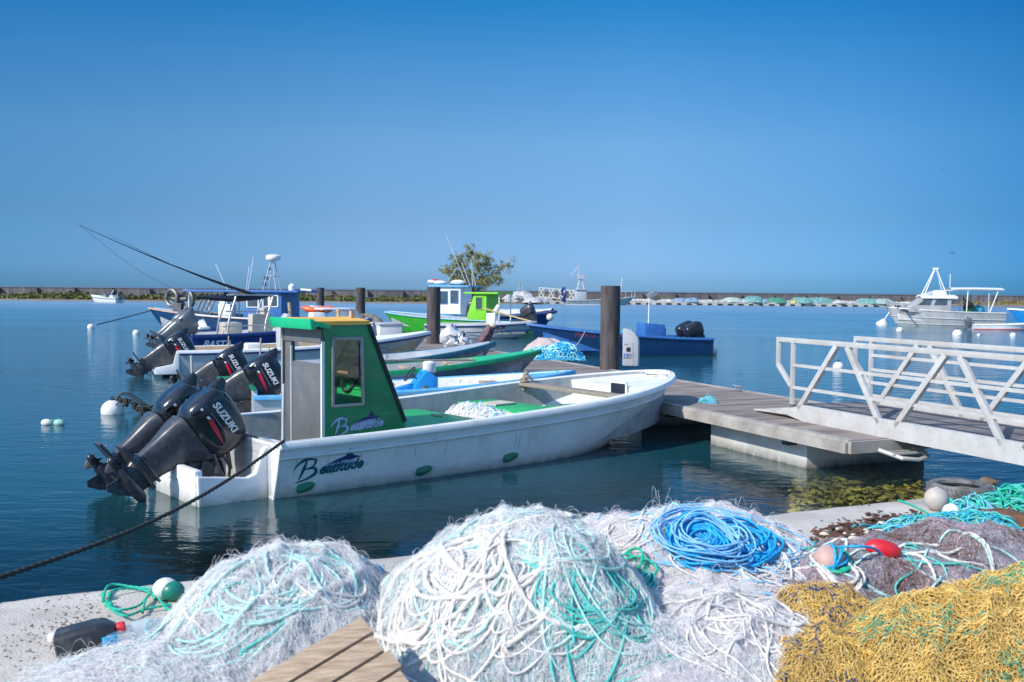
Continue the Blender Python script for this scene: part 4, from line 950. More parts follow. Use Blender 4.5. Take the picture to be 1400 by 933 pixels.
# fishing rods (outriggers) rising to the left
base = bw(tF, hF, (1.9, -.6, 2.0)); tip = far(108, 307.5, 27.5); tip2 = far(150, 322, 29.5)
for nm, b_, e_, r0, lab in (('fishing_rod', base, tip, .035, 'longest black outrigger rod reaching up over the water at the left'), ('fishing_rod', base+Vector((-.25, .5, -.02)), tip2, .024, 'shorter thin outrigger rod just below the longest one')):
    pts = [b_.lerp(e_, k/14)+Vector((0, 0, -.10*math.sin(PI*k/14))) for k in range(15)]
    o = MB().tube(pts, [r0*(1-.86*k/14) for k in range(15)], 6).build(nm, mat('dark_rod_carbon', (.02, .022, .03), .4, var=.2)); tag(o, lab, 'fishing rod')
p1 = base.lerp(tip, .6); pts = [tip+Vector((.02, 0, -.02)), tip.lerp(base, .3)+Vector((0, 0, -.6)), tip.lerp(base, .62)+Vector((0, 0, -.9)), bw(tF, hF, (.4, -.7, 1.2))]
V, Fq = strands(spline(pts, 10)[None], .006, 4); tag(npmesh('fishing_line', V, Fq, mat('thin_line', (.25, .28, .33), .6)), 'thin sagging line below the long outrigger rods', 'fishing line')
# big blue boat with wheelhouse
tG, LG = place('trawler', 'large blue boat with wheelhouse and radar mast, moored by the bow to a buoy', 'boat', (-6.7, 40.3, 0), (-15.45, 42.3, 0))
hG = Hull(LG, 1.5, .95, .38, tm=.4, n=1.7, q=.9, r0=.80, w0=.7, zk=-.25, zpow=2.4)
ob = hG.outer(30); ob.build('hull', blue_h, tG, 40); bG = ob.bvh(); hG.gunwale(.12, .05, .04, 40).build('gunwale', mat('pinkish_rail_wood', (.42, .30, .25), .7, var=.2), tG, 35); hG.liner(.13, .45, .94, 20).build('interior', grey_in, tG); hG.deck(.86, .12, .05, -.02, .98, 8, True, .45).build('foredeck', pale_hull, tG)
hG.rail(.02, .07, .05, t1=.74).build('rubbing_strake', white_p, tG)
for sd in (1,):
    decal(text('77 790', .34, 0, .012), 'registration', dec_navy, tG, lambda a, b: (5.35-a, 3, .42+b), bG, (0, -1, 0), .01)
def wheelhouse(t, x0, x1, y, z0, z1, wm, rm, over=(.3, .3), slope=.25, wins=(), roof_t=.09, flip=1, gm=None, fm=None, name='wheelhouse'):
    mb = MB(); mb.prism([(x0, z0), (x1, z0), (x1-flip*0, z0+(z1-z0)*.35), (x1-slope, z1), (x0, z1)], -y, y); wh = mb.build(name, wm, t, 0, bevel=.02)
    mb = MB(); mb.box(((x0+x1)/2+(over[1]-over[0])/2, 0, z1+roof_t/2), (x1-x0+over[0]+over[1], 2*y+.3, roof_t)); mb.build('roof', rm, wh, 0, bevel=.025)
    for (a, b, c, d) in wins:           # x0, x1, z0, z1 on both sides
        for s_ in (-1, 1):
            f = MB()
            for p_, q_ in (((a, c), (b, c)), ((b, c), (b, d)), ((b, d), (a, d)), ((a, d), (a, c))): f.bar((p_[0], s_*(y+.012), p_[1]), (q_[0], s_*(y+.012), q_[1]), .05, .035)
            fo = f.build('window', fm or white_p, wh, 0); g = MB(); g.box(((a+b)/2, s_*(y+.003), (c+d)/2), (b-a, .012, d-c)); g.build('pane', gm or pane_m, fo, 0)
    return wh
wh = wheelhouse(tG, 2.45, 4.15, .85, .5, 2.02, blue_c, blue_c, (.75, 2.6), .25, ((2.6, 2.95, 1.45, 1.9), (3.0, 3.25, 1.45, 1.9), (3.45, 3.95, 1.42, 1.9)))
mb = MB()
for x in (5.2, 6.6):
    for s_ in (-1, 1): mb.tube([(x, s_*.8, 1.0), (x, s_*.8, 2.03)], .025, 6)
mb.build('awning_post', white_p, wh)
mb = MB()
for s_ in (-1, 1): mb.tube([(3.55, s_*.28, 2.1), (3.3, s_*.08, 3.3)], .022, 6); mb.tube([(3.0, s_*.22, 2.1), (3.2, s_*.08, 3.3)], .022, 6)
mb.tube([(3.45, -.2, 2.7), (3.1, -.2, 2.7), (3.1, .2, 2.7), (3.45, .2, 2.7)], .015, 5); ms = mb.build('mast', pale_hull, wh)
mb = MB(); mb.lathe([(.05, 3.3), (.28, 3.36), (.31, 3.44), (.29, 3.52), (.2, 3.57), (.01, 3.58)], 16, (3.22, 0, 0)); mb.build('radar_dome', white_p, ms)
for x, y, z, r in ((3.62, 0, 2.35, .09), (3.5, .1, 2.62, .1), (3.4, 0, 3.0, .07)): MB().ball((x, y, z), r, 8).build('lamp', black_leg, ms)
mb = MB(); mb.lathe([(.13, 0), (.14, .2), (.05, .28), (.01, .3)], 12, (2.3, .2, 2.1)); mb.tube([(1.9, .2, 2.14), (1.45, .2, 2.12)], .05, 8); mb.build('horn_box', white_p, wh)
for x, y, z, dx in ((4.2, .3, 1.35, .25), (4.6, -.3, 1.0, .15), (5.4, -.2, 1.1, -.55)):
    mb = MB(); mb.tube([(x, y, 2.1), (x-dx, y, 2.1+z)], .013, 5); mb.build('aerial', white_p, wh)
mb = MB(); mb.torus((7.75, .2, 1.75), .33, .09, 20, 8, (.3, 1, 0)); mb.torus((7.05, .2, 1.7), .36, .11, 20, 8, (.3, 1, 0)); mb.lathe([(.1, -.3), (.1, .3)], 10, (7.4, .2, 1.7), (1, .2, 0)); mb.box((7.4, .2, 1.2), (.35, .35, .7)); mb.tube([(7.8, -.3, 1.1), (7.9, -.3, 2.0), (8.0, .2, 1.8)], .04, 6); mb.build('net_hauler', mat('tarnished_steel', (.17, .165, .16), .4, .5, var=.3), tG)
mb = MB(); mb.box((4.9, .75, 1.28), (.55, .5, .5)); mb.box((4.95, .8, 1.6), (.3, .3, .16)); mb.build('deck_box', white_p, tG, bevel=.04)
mb = MB()
for x in (5.75, 5.95, 6.15, 6.35): mb.bar((x, .6, 1.25), (x-.28, .7, 1.7), .09, .03)
mb.build('ladder_rack', alu, tG)
fd = MB(); fd.loft([[Vector((.09*math.cos(a), .09*math.sin(a), z))*1 for a in [2*PI*k/10 for k in range(10)]] for z in (-.3, -.26, .26, .3)]); q = hG.sheer(5.9, 1, -.13); fd.v = [(v[0]+q.x, v[1]+q.y, v[2]+q.z-.5) for v in fd.v]
tag(fd.build('fender', buoy_w), 'white cylindrical fender hanging on the side of the large blue boat', 'fender').matrix_world = Matrix.Translation(tG.location) @ Matrix.Rotation(tG.rotation_euler.z, 4, 'Z')
# orange kayak on its stern
p0 = far(413, 424, 40.0); p1 = far(457, 421.5, 40.2); d = (p1-p0)
ky = thing('kayak', 'orange plastic kayak lying across the stern of the large blue boat', 'kayak', ((p0+p1)/2).to_tuple()[:2]+(1.12,), math.atan2(d.y, d.x)); kl = d.length/2+.05
rings = []
for i in range(15):
    u = i/7-1; w_ = .30*max(.03, 1-abs(u)**2.6); hh = .17*max(.15, 1-abs(u)**4); z = .20+.12*u*u; rings.append([Vector((u*kl, w_*math.cos(a), z+hh*math.sin(a))) for a in [2*PI*k/12 for k in range(12)]])
MB().loft(rings).build('hull', orange_p, ky); mb = MB(); mb.torus((-.1, 0, .36), .26, .025, 18, 6, (0, 0, 1), .7); mb.build('cockpit_rim', white_p, ky)
rb = [far(207, 424.8, 42.2), far(165, 436, 38), far(133, 444, 34.5)]
tag(npmesh('mooring_line', *strands(spline(rb, 8)[None], .022, 5), rope_dk), 'dark mooring line from the blue bow down to the white buoy', 'rope')

# poles on the transoms and mooring lines from the bows to the pontoon
for par, x, y, h_, ln in ((tB, .15, .75, 1.0, .05), (tC, .2, .6, .95, -.05), (tC, .9, -.55, .8, .03)): MB().tube([(x, y, .3), (x+ln, y, h_+.3)], .016, 6).build('pole', tan_in, par)
for par, hh_, s_, n_, lab in ((mainb, mh, 16.9, 8.25, 'pale mooring line from the bow of the nearest white boat to the pontoon'), (tB, hB, 20.2, 8.2, 'pale mooring line from the light blue railed bow to the pontoon'), (tC, hC, 21.6, 8.25, 'pale mooring line from the bright green bow to the pontoon'), (tE, hE, 28.7, 8.3, 'pale mooring line from the white open boat with registration to the pontoon')):
    a_ = par.matrix_world if False else None; b0 = bw(par, hh_, hh_.sheer(hh_.L*.97, -1, .06)+Vector((0, 0, .03))); e0 = pp(s_, n_, .53); pts = [b0.lerp(e0, k/8)+Vector((0, 0, -.10*math.sin(PI*k/8))) for k in range(9)]
    V, Fq = strands(np.array([[tuple(p) for p in pts]]), .010, 6); tag(npmesh('mooring_line', V, Fq, rope_w), lab, 'rope')
# ------------------------------------------------------------------ boats beyond the pontoon
# green boat
tJ, LJ = place('trawler', 'bright green boat with lime cabin and white stern arch beyond the pontoon', 'boat', (.55, 48., 0), (-6.7, 52.2, 0))
hJ = Hull(LJ, 1.25, .72, .30, tm=.45, n=1.9, q=.85, r0=.8, w0=.7, zk=-.25)
ob = hJ.outer(26); ob.build('hull', green_h, tJ, 40); hJ.gunwale(.1, .035, .05, 34).build('gunwale', mat('pale_blue_rail_paint', (.25, .48, .62), .5, var=.1), tJ, 35); hJ.liner(.11, .3, .94, 18).build('interior', grey_in, tJ)
def add_cabin(t, x0, x1, y, z0, z1, wm, rm, wins, **k): return wheelhouse(t, x0, x1, y, z0, z1, wm, rm, wins=wins, **k)
cb = wheelhouse(tJ, 1.75, 2.85, .6, .4, 2.0, lime, lime, (.75, .12), .4, ((1.95, 2.35, 1.25, 1.85),), name='cabin', fm=lime)
mb = MB(); mb.box((2.75, 0, 1.55), (.03, .8, .5), Matrix.Rotation(-.24, 3, 'Y')); mb.build('windscreen', pane_m, cb)
mb = MB()
for s_ in (-1, 1): mb.tube([(1.05, s_*.55, .7), (1.05, s_*.55, 2.0)], .03, 6)
mb.build('roof_post', white_p, cb)
outboard(tJ, -.05, 0, .72, 25, 'grey', False)
# white and blue wheelhouse boat behind it
tW, LW = place('wheelhouse_boat', 'white boat with blue and white wheelhouse and rod rack, behind the bright green boat', 'boat', (-.3, 55.2, 0), (-7.3, 58.2, 0))
hW = Hull(LW, 1.3, .62, .3, tm=.45, n=1.9, q=.85, r0=.8, zk=-.25); ob = hW.outer(22); ob.build('hull', white_hull, tW, 40); hW.gunwale(.1, .08, .05, 30).build('gunwale', blue_l, tW, 35); hW.deck(.0, .1, .05, -.03, .985, 10, False).build('deck', white_p, tW)
wc = wheelhouse(tW, 2.5, 4.1, .75, .85, 2.35, white_p, blue_l, (.55, .35), .25, ((2.65, 3.1, 1.45, 2.15), (3.3, 3.75, 1.4, 2.1)), fm=blue_c)
mb = MB()
for x in (2.05, 2.75, 4.2): mb.box((x, -.8, 1.6), (.09, .07, 1.5), Matrix.Rotation(.1, 3, 'Y'))
mb.box((3.1, -.79, 1.15), (1.5, .03, .4)); mb.build('blue_frame', blue_c, wc, 0)
mb = MB(); mb.ball((3.0, .1, 2.62), .28, 10, (1.6, 1, .5)); mb.ball((4.2, 0, 2.6), .24, 10, (1.8, 1.2, .5)); mb.ball((4.7, .1, 2.65), .15, 8, (1.6, 1, .7)); mb.build('roof_bundle', white_p, wc)
mb = MB(); mb.ball((4.55, -.1, 2.72), .2, 8, (1.4, 1, .4)); mb.build('red_bundle', red_p, wc)
for x, dx, h_ in ((2.2, .1, 2.), (2.55, 1.4, 4.), (2.0, .3, 1.5), (4.0, -.8, 1.4), (2.35, .55, 1.8)): mb = MB(); mb.tube([(x, -.2, 2.4), (x+dx, -.2, 2.4+h_*.75)], .022, 5); mb.build('aerial', pale_hull, wc)
# grey boat with dark stripes
tK, LK = place('open_boat', 'long grey boat with dark side stripes and white davit, in front of the green hull', 'boat', (-3.75, 46.4, 0), (1.10, 45.2, 0))
hK = Hull(LK, 1.05, .62, .18, tm=.45, n=1.9, q=.8, r0=.72, zk=-.2); ob = hK.outer(24); ob.build('hull', pale_hull, tK, 40); bK = ob.bvh(); hK.gunwale(.09, .07, .03, 34).build('gunwale', pale_hull, tK, 35); hK.liner(.1, .2, .94, 16).build('interior', grey_in, tK); hK.deck(.72, .1, .04, -.02, .98, 8, True, .2).build('foredeck', white_p, tK)
hK.rail(-.09, .05, .03).build('rubbing_strake', navy, tK); hK.rail(-.36, .05, .02, v=1.).build('side_stripe', navy, tK)
side_text(tK, bK, 'PP 926 977', 1.1, .47, .22, dec_blk); side_text(tK, bK, 'PP 926 977', 3.75, .50, .22, dec_blk)
mb = MB(); x = 2.95; mb.box((x, -.2, .75), (.42, .4, .8)); mb.tube([(x+.45, -.2, .3), (x+.2, -.2, .75), (x+.12, -.2, 1.15), (x+.35, -.2, 1.5)], [.2, .15, .13, .12], 10); mb.build('davit', white_p, tK, bevel=.03)
o = MB().box((0, 0, 0), (2.3, .28, .07)).build('surfboard', mat('yellowed_board', (.70, .52, .25), .5, var=.1), bevel=.02); p = far(693, 430.5, 45.5); o.location = p; o.rotation_euler = (0, .26, 0.1); tag(o, 'yellowish long board lying sloped above the green boat stern', 'board')
# navy inflatable with white cover
tL, LL_ = place('covered_boat', 'navy boat under a lumpy white cover, bow pointing right beyond the blue boat', 'boat', (-1.9, 54.8, 0), (2.3, 53.0, 0))
hL = Hull(LL_, 1.2, .85, .32, tm=.45, n=2.2, q=.7, r0=.72, zk=-.2); ob = hL.outer(22); ob.build('hull', navy, tL, 40); hL.rail(-.02, .16, .12).build('side_tube', mat('faded_navy_fabric', (.07, .10, .22), .7, var=.2), tL, 60)
P = []; r_ = random.Random(4)
for i in range(19):
    t_ = i/18*.97; a = hL.pt(t_, 1, 1, .05); P.append([(a.x, a.y*k, a.z+(.38*(1-k*k)+r_.uniform(-.07, .07))*(1-t_*.75)) for k in (-1, -.7, -.4, -.1, .2, .5, .8, 1)])
MB().sheet(P).build('cover', mat('white_cover_cloth', (.62, .62, .63), .85, var=.12, bump=.5, bscale=6), tL, 180)
outboard(tL, -.05, 0, .8, 20, 'grey', False)
p = at(751, 448, 0); o = MB().ball((0, 0, .12), .2, 12).build('fender', buoy_w); o.location = far(752, 437, 52.5); tag(o, 'white ball fender hanging by the navy covered boat bow', 'fender')
# blue boat with twin motors
tM, LM = place('open_boat', 'long plain royal blue open boat with blue console, moored beyond the nearest piling', 'boat', (6.62, 35.0, 0), (.50, 33.4, 0))
hM = Hull(LM, 1.1, .62, .47, tm=.4, n=1.8, q=.85, r0=.78, w0=.72, zk=-.2, zpow=1.7); ob = hM.outer(30); ob.build('hull', blue_h, tM, 40); bM = ob.bvh(); hM.gunwale(.09, .06, .03, 40).build('gunwale', blue_c, tM, 35); hM.liner(.1, .2, .94, 20).build('interior', blue_c, tM); hM.deck(.8, .1, .04, -.02, .98, 8, True, .2).build('foredeck', blue_h, tM)
decal(text('PP 925 177', .24, 0, .008), 'faded_registration', mat('faded_red_lettering', (.16, .045, .10), .6), tM, lambda a, b: (4.3-a, 3, .72+b), bM, (0, -1, 0), .008)
mb = MB(); mb.prism([(1.45, .25), (2.25, .25), (2.25, 1.12), (1.52, 1.06)], -.42, .42); mb.box((1.38, -.1, .82), (.14, .3, .25)); c = mb.build('console', blue_c, tM, 20, bevel=.03)
mb = MB(); mb.tube([(2.0, .1, 1.1), (1.98, .1, 1.95)], .022, 6); mb.build('aerial', white_p, c)
o = MB().lathe([(.24, 0), (.25, .04), (.25, .62), (.22, .66), (.01, .67)], 18).build('barrel', mat('teal_plastic_drum', (.03, .30, .45), .5), tM); o.location = (2.75, .05, .2)
for y in (-.33, .33): outboard(tM, .60, y, .40, 22, 'black', False, k=.86, intake=False)
for px_, py_, m_, lab in ((970, 467.5, buoy_w, 'white round fender, upper one at the stern of the royal blue boat'), (973.5, 480, mat('orange_stained_fender', (.68, .42, .22), .5, c2=(.75, .72, .66), scale=4), 'orange stained round fender at the waterline behind the royal blue boat')):
    q = far(px_, py_, 34.9); o = MB().ball((0, 0, 0), .20 if py_ > 470 else .13, 14).build('fender', m_); o.location = q; tag(o, lab, 'fender')
rb = [far(801, 452, 33.3), far(790, 470, 29.5), at(773, 487, .56)]
tag(npmesh('mooring_line', *strands(spline(rb, 8)[None], .013, 5), rope_w), 'pale mooring line from the royal blue bow to the pontoon nets', 'rope')
# aluminium work boat at the right
tN, LN = place('workboat', 'bare aluminium fishing boat with cabin, mast and white canopy, moored at right', 'boat', (32.4, 66.0, 0), (25.4, 67.6, 0))
hN = Hull(LN, 1.35, 1.02, .28, tm=.4, n=1.8, q=.9, r0=.84, w0=.62, zk=-.2); ob = hN.outer(24); ob.build('hull', alu_hull, tN, 40); bN = ob.bvh(); hN.gunwale(.1, .06, .03, 30).build('gunwale', alu_d, tN); hN.liner(.11, .4, .93, 16).build('interior', alu_d, tN); hN.deck(.55, .1, .05, -.02, .98, 8, True, .4).build('foredeck', alu_hull, tN)
hN.rail(0, .06, .05, v=.62).build('side_strake', pale_hull, tN); hN.rail(0, .05, .04, v=.3).build('chine_rail', pale_hull, tN)
decal(text('PP 915842', .30, 0, .012), 'registration', dec_blk, tN, lambda a, b: (6.1-a, 3, 1.06+b), bN, (0, -1, 0), .01)
mb = MB(); mb.prism([(3.3, .9), (6.1, 1.0), (5.75, 1.42), (5.0, 1.98), (3.25, 1.98)], -.95, .95); wh = mb.build('cabin', alu_hull, tN, 20, bevel=.03)
for poly in ([(3.55, 1.45), (4.35, 1.45), (4.2, 1.85), (3.5, 1.85)], [(4.55, 1.45), (5.35, 1.45), (4.95, 1.82), (4.45, 1.85)]):
    mb = MB()
    for s_ in (-1, 1): mb.prism(poly, s_*.955-.006, s_*.955+.006)
    f = mb.build('window', pane_m, wh, 0)
mb = MB(); mb.box((5.36, 0, 1.68), (.03, 1.5, .5), Matrix.Rotation(-.92, 3, 'Y')); mb.build('windscreen', pane_m, wh, 0)
mb = MB(); P = [[(x, y, 2.0+.16*(1-(y/1.1)**2)+.02*x*0) for y in (-1.08, -.7, -.3, .3, .7, 1.08)] for x in (2.9, 3.6, 4.3, 5.15)]
mb.sheet(P); mb.sheet([[(a, b, c-.1) for a, b, c in r] for r in P]); mb.sheet([[P[0][k], (P[0][k][0], P[0][k][1], P[0][k][2]-.1)] for k in range(6)]); mb.sheet([[P[-1][k], (P[-1][k][0], P[-1][k][1], P[-1][k][2]-.1)] for k in range(6)])
for k in (0, 5): mb.sheet([[r[k], (r[k][0], r[k][1], r[k][2]-.1)] for r in P])
mb.box((3.9, 0, 2.3), (.7, .6, .26)); mb.build('cabin_roof', white_p, wh, 30)
mb = MB()
for s_ in (-1, 1): mb.tube([(4.9, s_*.6, 2.1), (4.2, s_*.1, 3.85)], .035, 6); mb.tube([(3.5, s_*.6, 2.1), (4.1, s_*.1, 3.85)], .03, 6); mb.tube([(5.1, s_*.9, 2.05), (4.0, s_*.95, 2.42), (3.0, s_*.9, 2.44)], .03, 6)
mb.box((4.15, 0, 3.9), (.35, .3, .1)); mb.build('mast', white_p, wh)
mb = MB(); mb.tube([(3.1, -.6, 2.0), (3.1, -.6, 3.55)], .022, 5); mb.build('aerial', white_p, wh)
mb = MB(); P = [[(x, y, 2.52-.05*abs(x-1.8)*.3+.14*(1-(y/1.2)**2)) for y in (-1.2, -.6, 0, .6, 1.2)] for x in (.1, .9, 1.8, 2.7, 3.3)]; mb.sheet(P); mb.sheet([[(a, b, c-.06) for a, b, c in r] for r in P]); cn = mb.build('canopy', white_p, tN, 60)
mb = MB()
for s_ in (-1, 1):
    MB().tube([(2.35, s_*1.05, 1.0), (2.3, s_*1.1, 2.5)], .035, 6).build('canopy_post', white_p, cn); MB().tube([(.95, s_*1.1, 1.0), (.45, s_*1.1, 2.5)], .035, 6).build('canopy_post', white_p, cn); MB().tube([(1.0, s_*1.0, 1.0), (1.0, s_*1., 2.5)], .02, 6).build('canopy_post', white_p, cn)
MB().tube([(1.65, -.6, 1.0), (1.65, -.6, 2.0), (1.1, -.6, 2.25)], .05, 6).build('derrick_arm', white_p, tN)
mb = MB(); mb.sheet([[(2.4, -.98, 2.0), (3.15, -.98, 2.04)], [(2.25, -1.25, 1.62), (3.2, -1.2, 1.55)]]); mb.build('side_awning', white_p, wh)
mb = MB(); mb.tube([(6.5, s_, 1.25) for s_ in (-.5, .5)], .02, 5); mb.tube([(7.15, 0, 1.5), (6.6, -.5, 1.6), (5.9, -.85, 1.55)], .025, 6); mb.tube([(7.15, 0, 1.5), (6.6, .5, 1.6), (5.9, .85, 1.55)], .025, 6)
for x, y in ((7.1, 0), (6.6, -.5), (6.6, .5), (6.0, -.82)): mb.tube([(x, y, 1.2), (x, y, 1.58)], .02, 5)
mb.box((7.35, 0, 1.25), (.5, .25, .1), Matrix.Rotation(.3, 3, 'Y')); mb.build('pulpit', alu, tN)
for (x, y, z, a, m_, nm) in ((1.35, -.2, 1.15, .4, mat('blue_net_cloth', (.02, .28, .42), .8, var=.3), 'net_bundle'), (2.0, -.1, 1.3, .35, mat('green_net_cloth', (.03, .30, .12), .8, var=.3), 'net_bundle'), (2.1, .3, 1.5, .3, black_r, 'engine_crate'), (1.9, -.4, 1.1, .25, red_p, 'red_crate')):
    mb = MB(); r_ = random.Random(int(x*100)); mb.ball((x, y, z), a, 10, (1.1, .9, .8)); mb.v = [(vx+r_.uniform(-.05, .05), vy+r_.uniform(-.05, .05), vz+r_.uniform(-.05, .05)) for vx, vy, vz in mb.v]; mb.build(nm, m_, tN)
# part of a blue and white boat at the right edge
tO, LO = place('wheelhouse_boat', 'blue and white boat cut by the right edge of the photo', 'boat', (43.5, 66, 0), (34.3, 69., 0))
hO = Hull(LO, 1.4, .95, .3, tm=.4, n=1.8, q=.9, r0=.84, zk=-.2); hO.outer(20).build('hull', blue_s, tO, 40); hO.gunwale(.1, .08, .03, 26).build('gunwale', white_p, tO); hO.deck(.0, .1, .05, -.03, .985, 8, False).build('deck', white_p, tO)
wheelhouse(tO, 5.4, 7.4, .9, .9, 2.25, white_p, navy, (.4, .75), .4, ((5.6, 6.1, 1.45, 2.1), (6.3, 6.8, 1.45, 2.1)))
# white dinghy
tP_, LP = place('dinghy', 'small white dinghy with red waterline tied behind the aluminium boat', 'dinghy', (28.4, 61.5, 0), (31.8, 60.6, 0))
hP = Hull(LP, .7, .36, .14, tm=.45, n=2, q=.75, r0=.78, zk=-.12); hP.outer(18).build('hull', white_hull, tP_, 40); hP.gunwale(.07, .05, .03, 26).build('gunwale', white_p, tP_); hP.liner(.08, .1, .92, 12).build('interior', grey_in, tP_); hP.rail(0, .05, .01, v=.45).build('waterline_stripe', red_p, tP_)
outboard(tP_, -.03, 0, .34, 8, 'silver', False, k=.55)
# motor boat on the far left bank
tQ, LQ = place('motorboat', 'small white motorboat with dark outboard near the far left bank', 'motorboat', (-53.4, 135.4, 0), (-57.7, 136.4, 0))
hQ = Hull(LQ, .95, .72, .25, tm=.4, n=1.9, q=.85, r0=.78, zk=-.2); hQ.outer(20).build('hull', white_hull, tQ, 40); hQ.rail(-.15, .06, .03).build('side_stripe', black_r, tQ); hQ.deck(.4, .05, .14, -.0, .985, 8, True, .3).build('foredeck', white_p, tQ); hQ.liner(.08, .3, .6, 10).build('interior', white_in, tQ)
mb = MB(); mb.prism([(1.5, .8), (2.35, .85), (1.75, 1.28), (1.7, 1.28)], -.7, .7); mb.build('windscreen', pane_l, tQ)
mb = MB(); mb.tube([(1.8, -.5, .9), (1.2, -.5, 1.75)], .05, 5); mb.tube([(.2, .3, .8), (.0, .3, 1.6)], .02, 5); mb.box((.9, 0, .85), (.5, 1.1, .35)); mb.build('light_arch', white_p, tQ)
outboard(tQ, -.05, 0, .75, 45, 'black', False)
# grey workboat at the far dock
tR, LR = place('workboat', 'grey aluminium workboat with mast and booms at the far dock', 'boat', (8.3, 156, 0), (19.3, 157.5, 0))
hR = Hull(LR, 1.5, .75, .6, tm=.4, n=1.8, q=.85, r0=.8, zk=-.3); hR.outer(20).build('hull', alu_hull, tR, 40); hR.gunwale(.14, .1, .05, 26).build('gunwale', pale_hull, tR); hR.liner(.15, .3, .93, 10).build('interior', grey_in, tR); hR.rail(0, .1, .05, v=.35).build('waterline_stripe', white_p, tR)
mb = MB(); mb.box((5.0-2.6, .0, 1.5), (1.6, 1.5, 1.7)); mb.box((2.4, 0, 2.4), (1.9, 1.9, .12)); mb.build('cabin', pale_hull, tR, bevel=.05)
mb = MB()
for s_ in (-1, 1): mb.tube([(1.9, s_*.5, 2.4), (2.3, s_*.12, 4.3)], .09, 5); mb.tube([(2.9, s_*.5, 2.4), (2.5, s_*.12, 4.3)], .09, 5)
mb.box((2.4, 0, 4.4), (1.0, .9, .7)); mb.tube([(2.3, 0, 4.6), (.9, 0, 4.6), (2.0, 0, 6.0)], .09, 5); mb.tube([(2.1, 0, 4.8), (2.05, 0, 6.3)], .08, 5); mb.build('mast', pale_hull, tR)
mb = MB(); mb.torus((-.3, 0, 1.6), 1.0, .22, 16, 6, (1, 0, 0)); mb.build('net_drum', navy, tR)
mb = MB(); mb.tube([(8.8, .4, .9), (9.2, .4, 4.4)], .12, 5); mb.tube([(8.8, .4, 1.5), (8.2, .4, 3.)], .08, 5); mb.build('derrick', pale_hull, tR)
mb = MB()
for x in (9.5, 10.5, 11): mb.tube([(x, -.6, 1.2), (x, -.6, 2.2)], .05, 5)
mb.tube([(6, -1.2, 1.9), (10.5, -.8, 2.2)], .05, 5); mb.build('railing', pale_hull, tR)
# ------------------------------------------------------------------ far dock with its net heaps and gangway
dk = thing('far_dock', 'long low concrete dock lined with nets across the harbour', 'dock', (0, 0, 0))
a = far(700, 412, 168); b = far(1260, 420, 163); d = (b-a); d.z = 0
mb = MB(); ang = math.atan2(d.y, d.x); R = Matrix.Rotation(ang, 3, 'Z'); c = (a+b)/2
mb.box((c.x, c.y+2, .22), (d.length, 5.5, .62), R); mb.build('deck', mat('pale_dock_concrete', (.50, .48, .44), .9, scale=.6, c2=(.34, .33, .31)), dk, 0)
r_ = random.Random(6)
for k in range(40):
    u = (k+.5)/40; p = a.lerp(b, u); MB().box((p.x, p.y-.8, .12), (r_.uniform(.5, .9), .2, .34), R).build('fender_block', black_r, dk, 0)
fg = thing('gangway', 'pale aluminium truss gangway leading down to the far dock', 'gangway', (0, 0, 0))
a2 = far(737, 401, 170); b2 = far(800, 407, 163); mb = MB(); N_ = 9
for o_ in (0, 1.6):
    P0 = [a2.lerp(b2, i/N_)+Vector((0, o_, 0)) for i in range(N_+1)]
    lo = [Vector((p.x, p.y, 1.15-.6*i/N_)) for i, p in enumerate(P0)]; hi = [q+Vector((0, 0, 1.55)) for q in lo]
    mb.bar(hi[0], hi[-1], .12, .13); mb.bar(lo[0], lo[-1], .12, .2)
    for i in range(N_): mb.bar(lo[i], hi[i+1] if i % 2 == 0 else hi[i], .1, .12); mb.bar(hi[i], lo[i+1] if i % 2 == 0 else hi[i+1], .1, .12)
    for i in range(N_+1): mb.bar(lo[i], hi[i], .07, .07)
mb.build('railing', alu_d, fg, 0); mb = MB(); q0 = Vector((a2.x, a2.y+.8, 1.12)); q1 = Vector((b2.x, b2.y+.8, .52)); mb.bar(q0, q1, 1.6, .08); mb.build('deck', deckwood, fg, 0)
def lump(name, label, cat, c, rx, ry, h_, m, seed, group=None, n=14):
    r_ = random.Random(seed); P = []; ph = [r_.uniform(0, 6) for _ in range(6)]
    for i in range(n+1):
        row = []
        for j in range(2*n+1):
            a_ = 2*PI*j/(2*n); u = i/n; z = h_*(max(0, 1-u**2.2))**.8*(1+.25*math.sin(3*a_+ph[0])*u+.22*math.sin(5*a_+ph[1]+4*u)*u); k = 1+.16*math.sin(2*a_+ph[2])+.1*math.sin(5*a_+ph[3])
            row.append((rx*u*math.cos(a_)*k, ry*u*math.sin(a_)*k, z+(r_.uniform(-.06, .06)*h_ if 0 < j < 2*n else 0)))
        P.append(row)
    o = MB().sheet([r[::-1] for r in P]).build(name, m, None, 180); o.location = c; return tag(o, label, cat, group)
def netm(nm, c, c2): return mat(nm, c, .9, scale=3, c2=c2, bump=.6, bscale=12)
nm_t = netm('far_turquoise_net', (.05, .19, .19), (.22, .40, .38)); nm_g = netm('far_green_net', (.02, .15, .09), (.10, .30, .2)); nm_b = netm('far_blue_net', (.10, .19, .30), (.30, .40, .50)); nm_w = netm('far_white_net', (.27, .27, .29), (.60, .58, .56)); nm_p = netm('far_pale_green_net', (.22, .32, .29), (.45, .52, .48)); nm_y = netm('far_yellow_net', (.4, .3, .05), (.55, .45, .12))
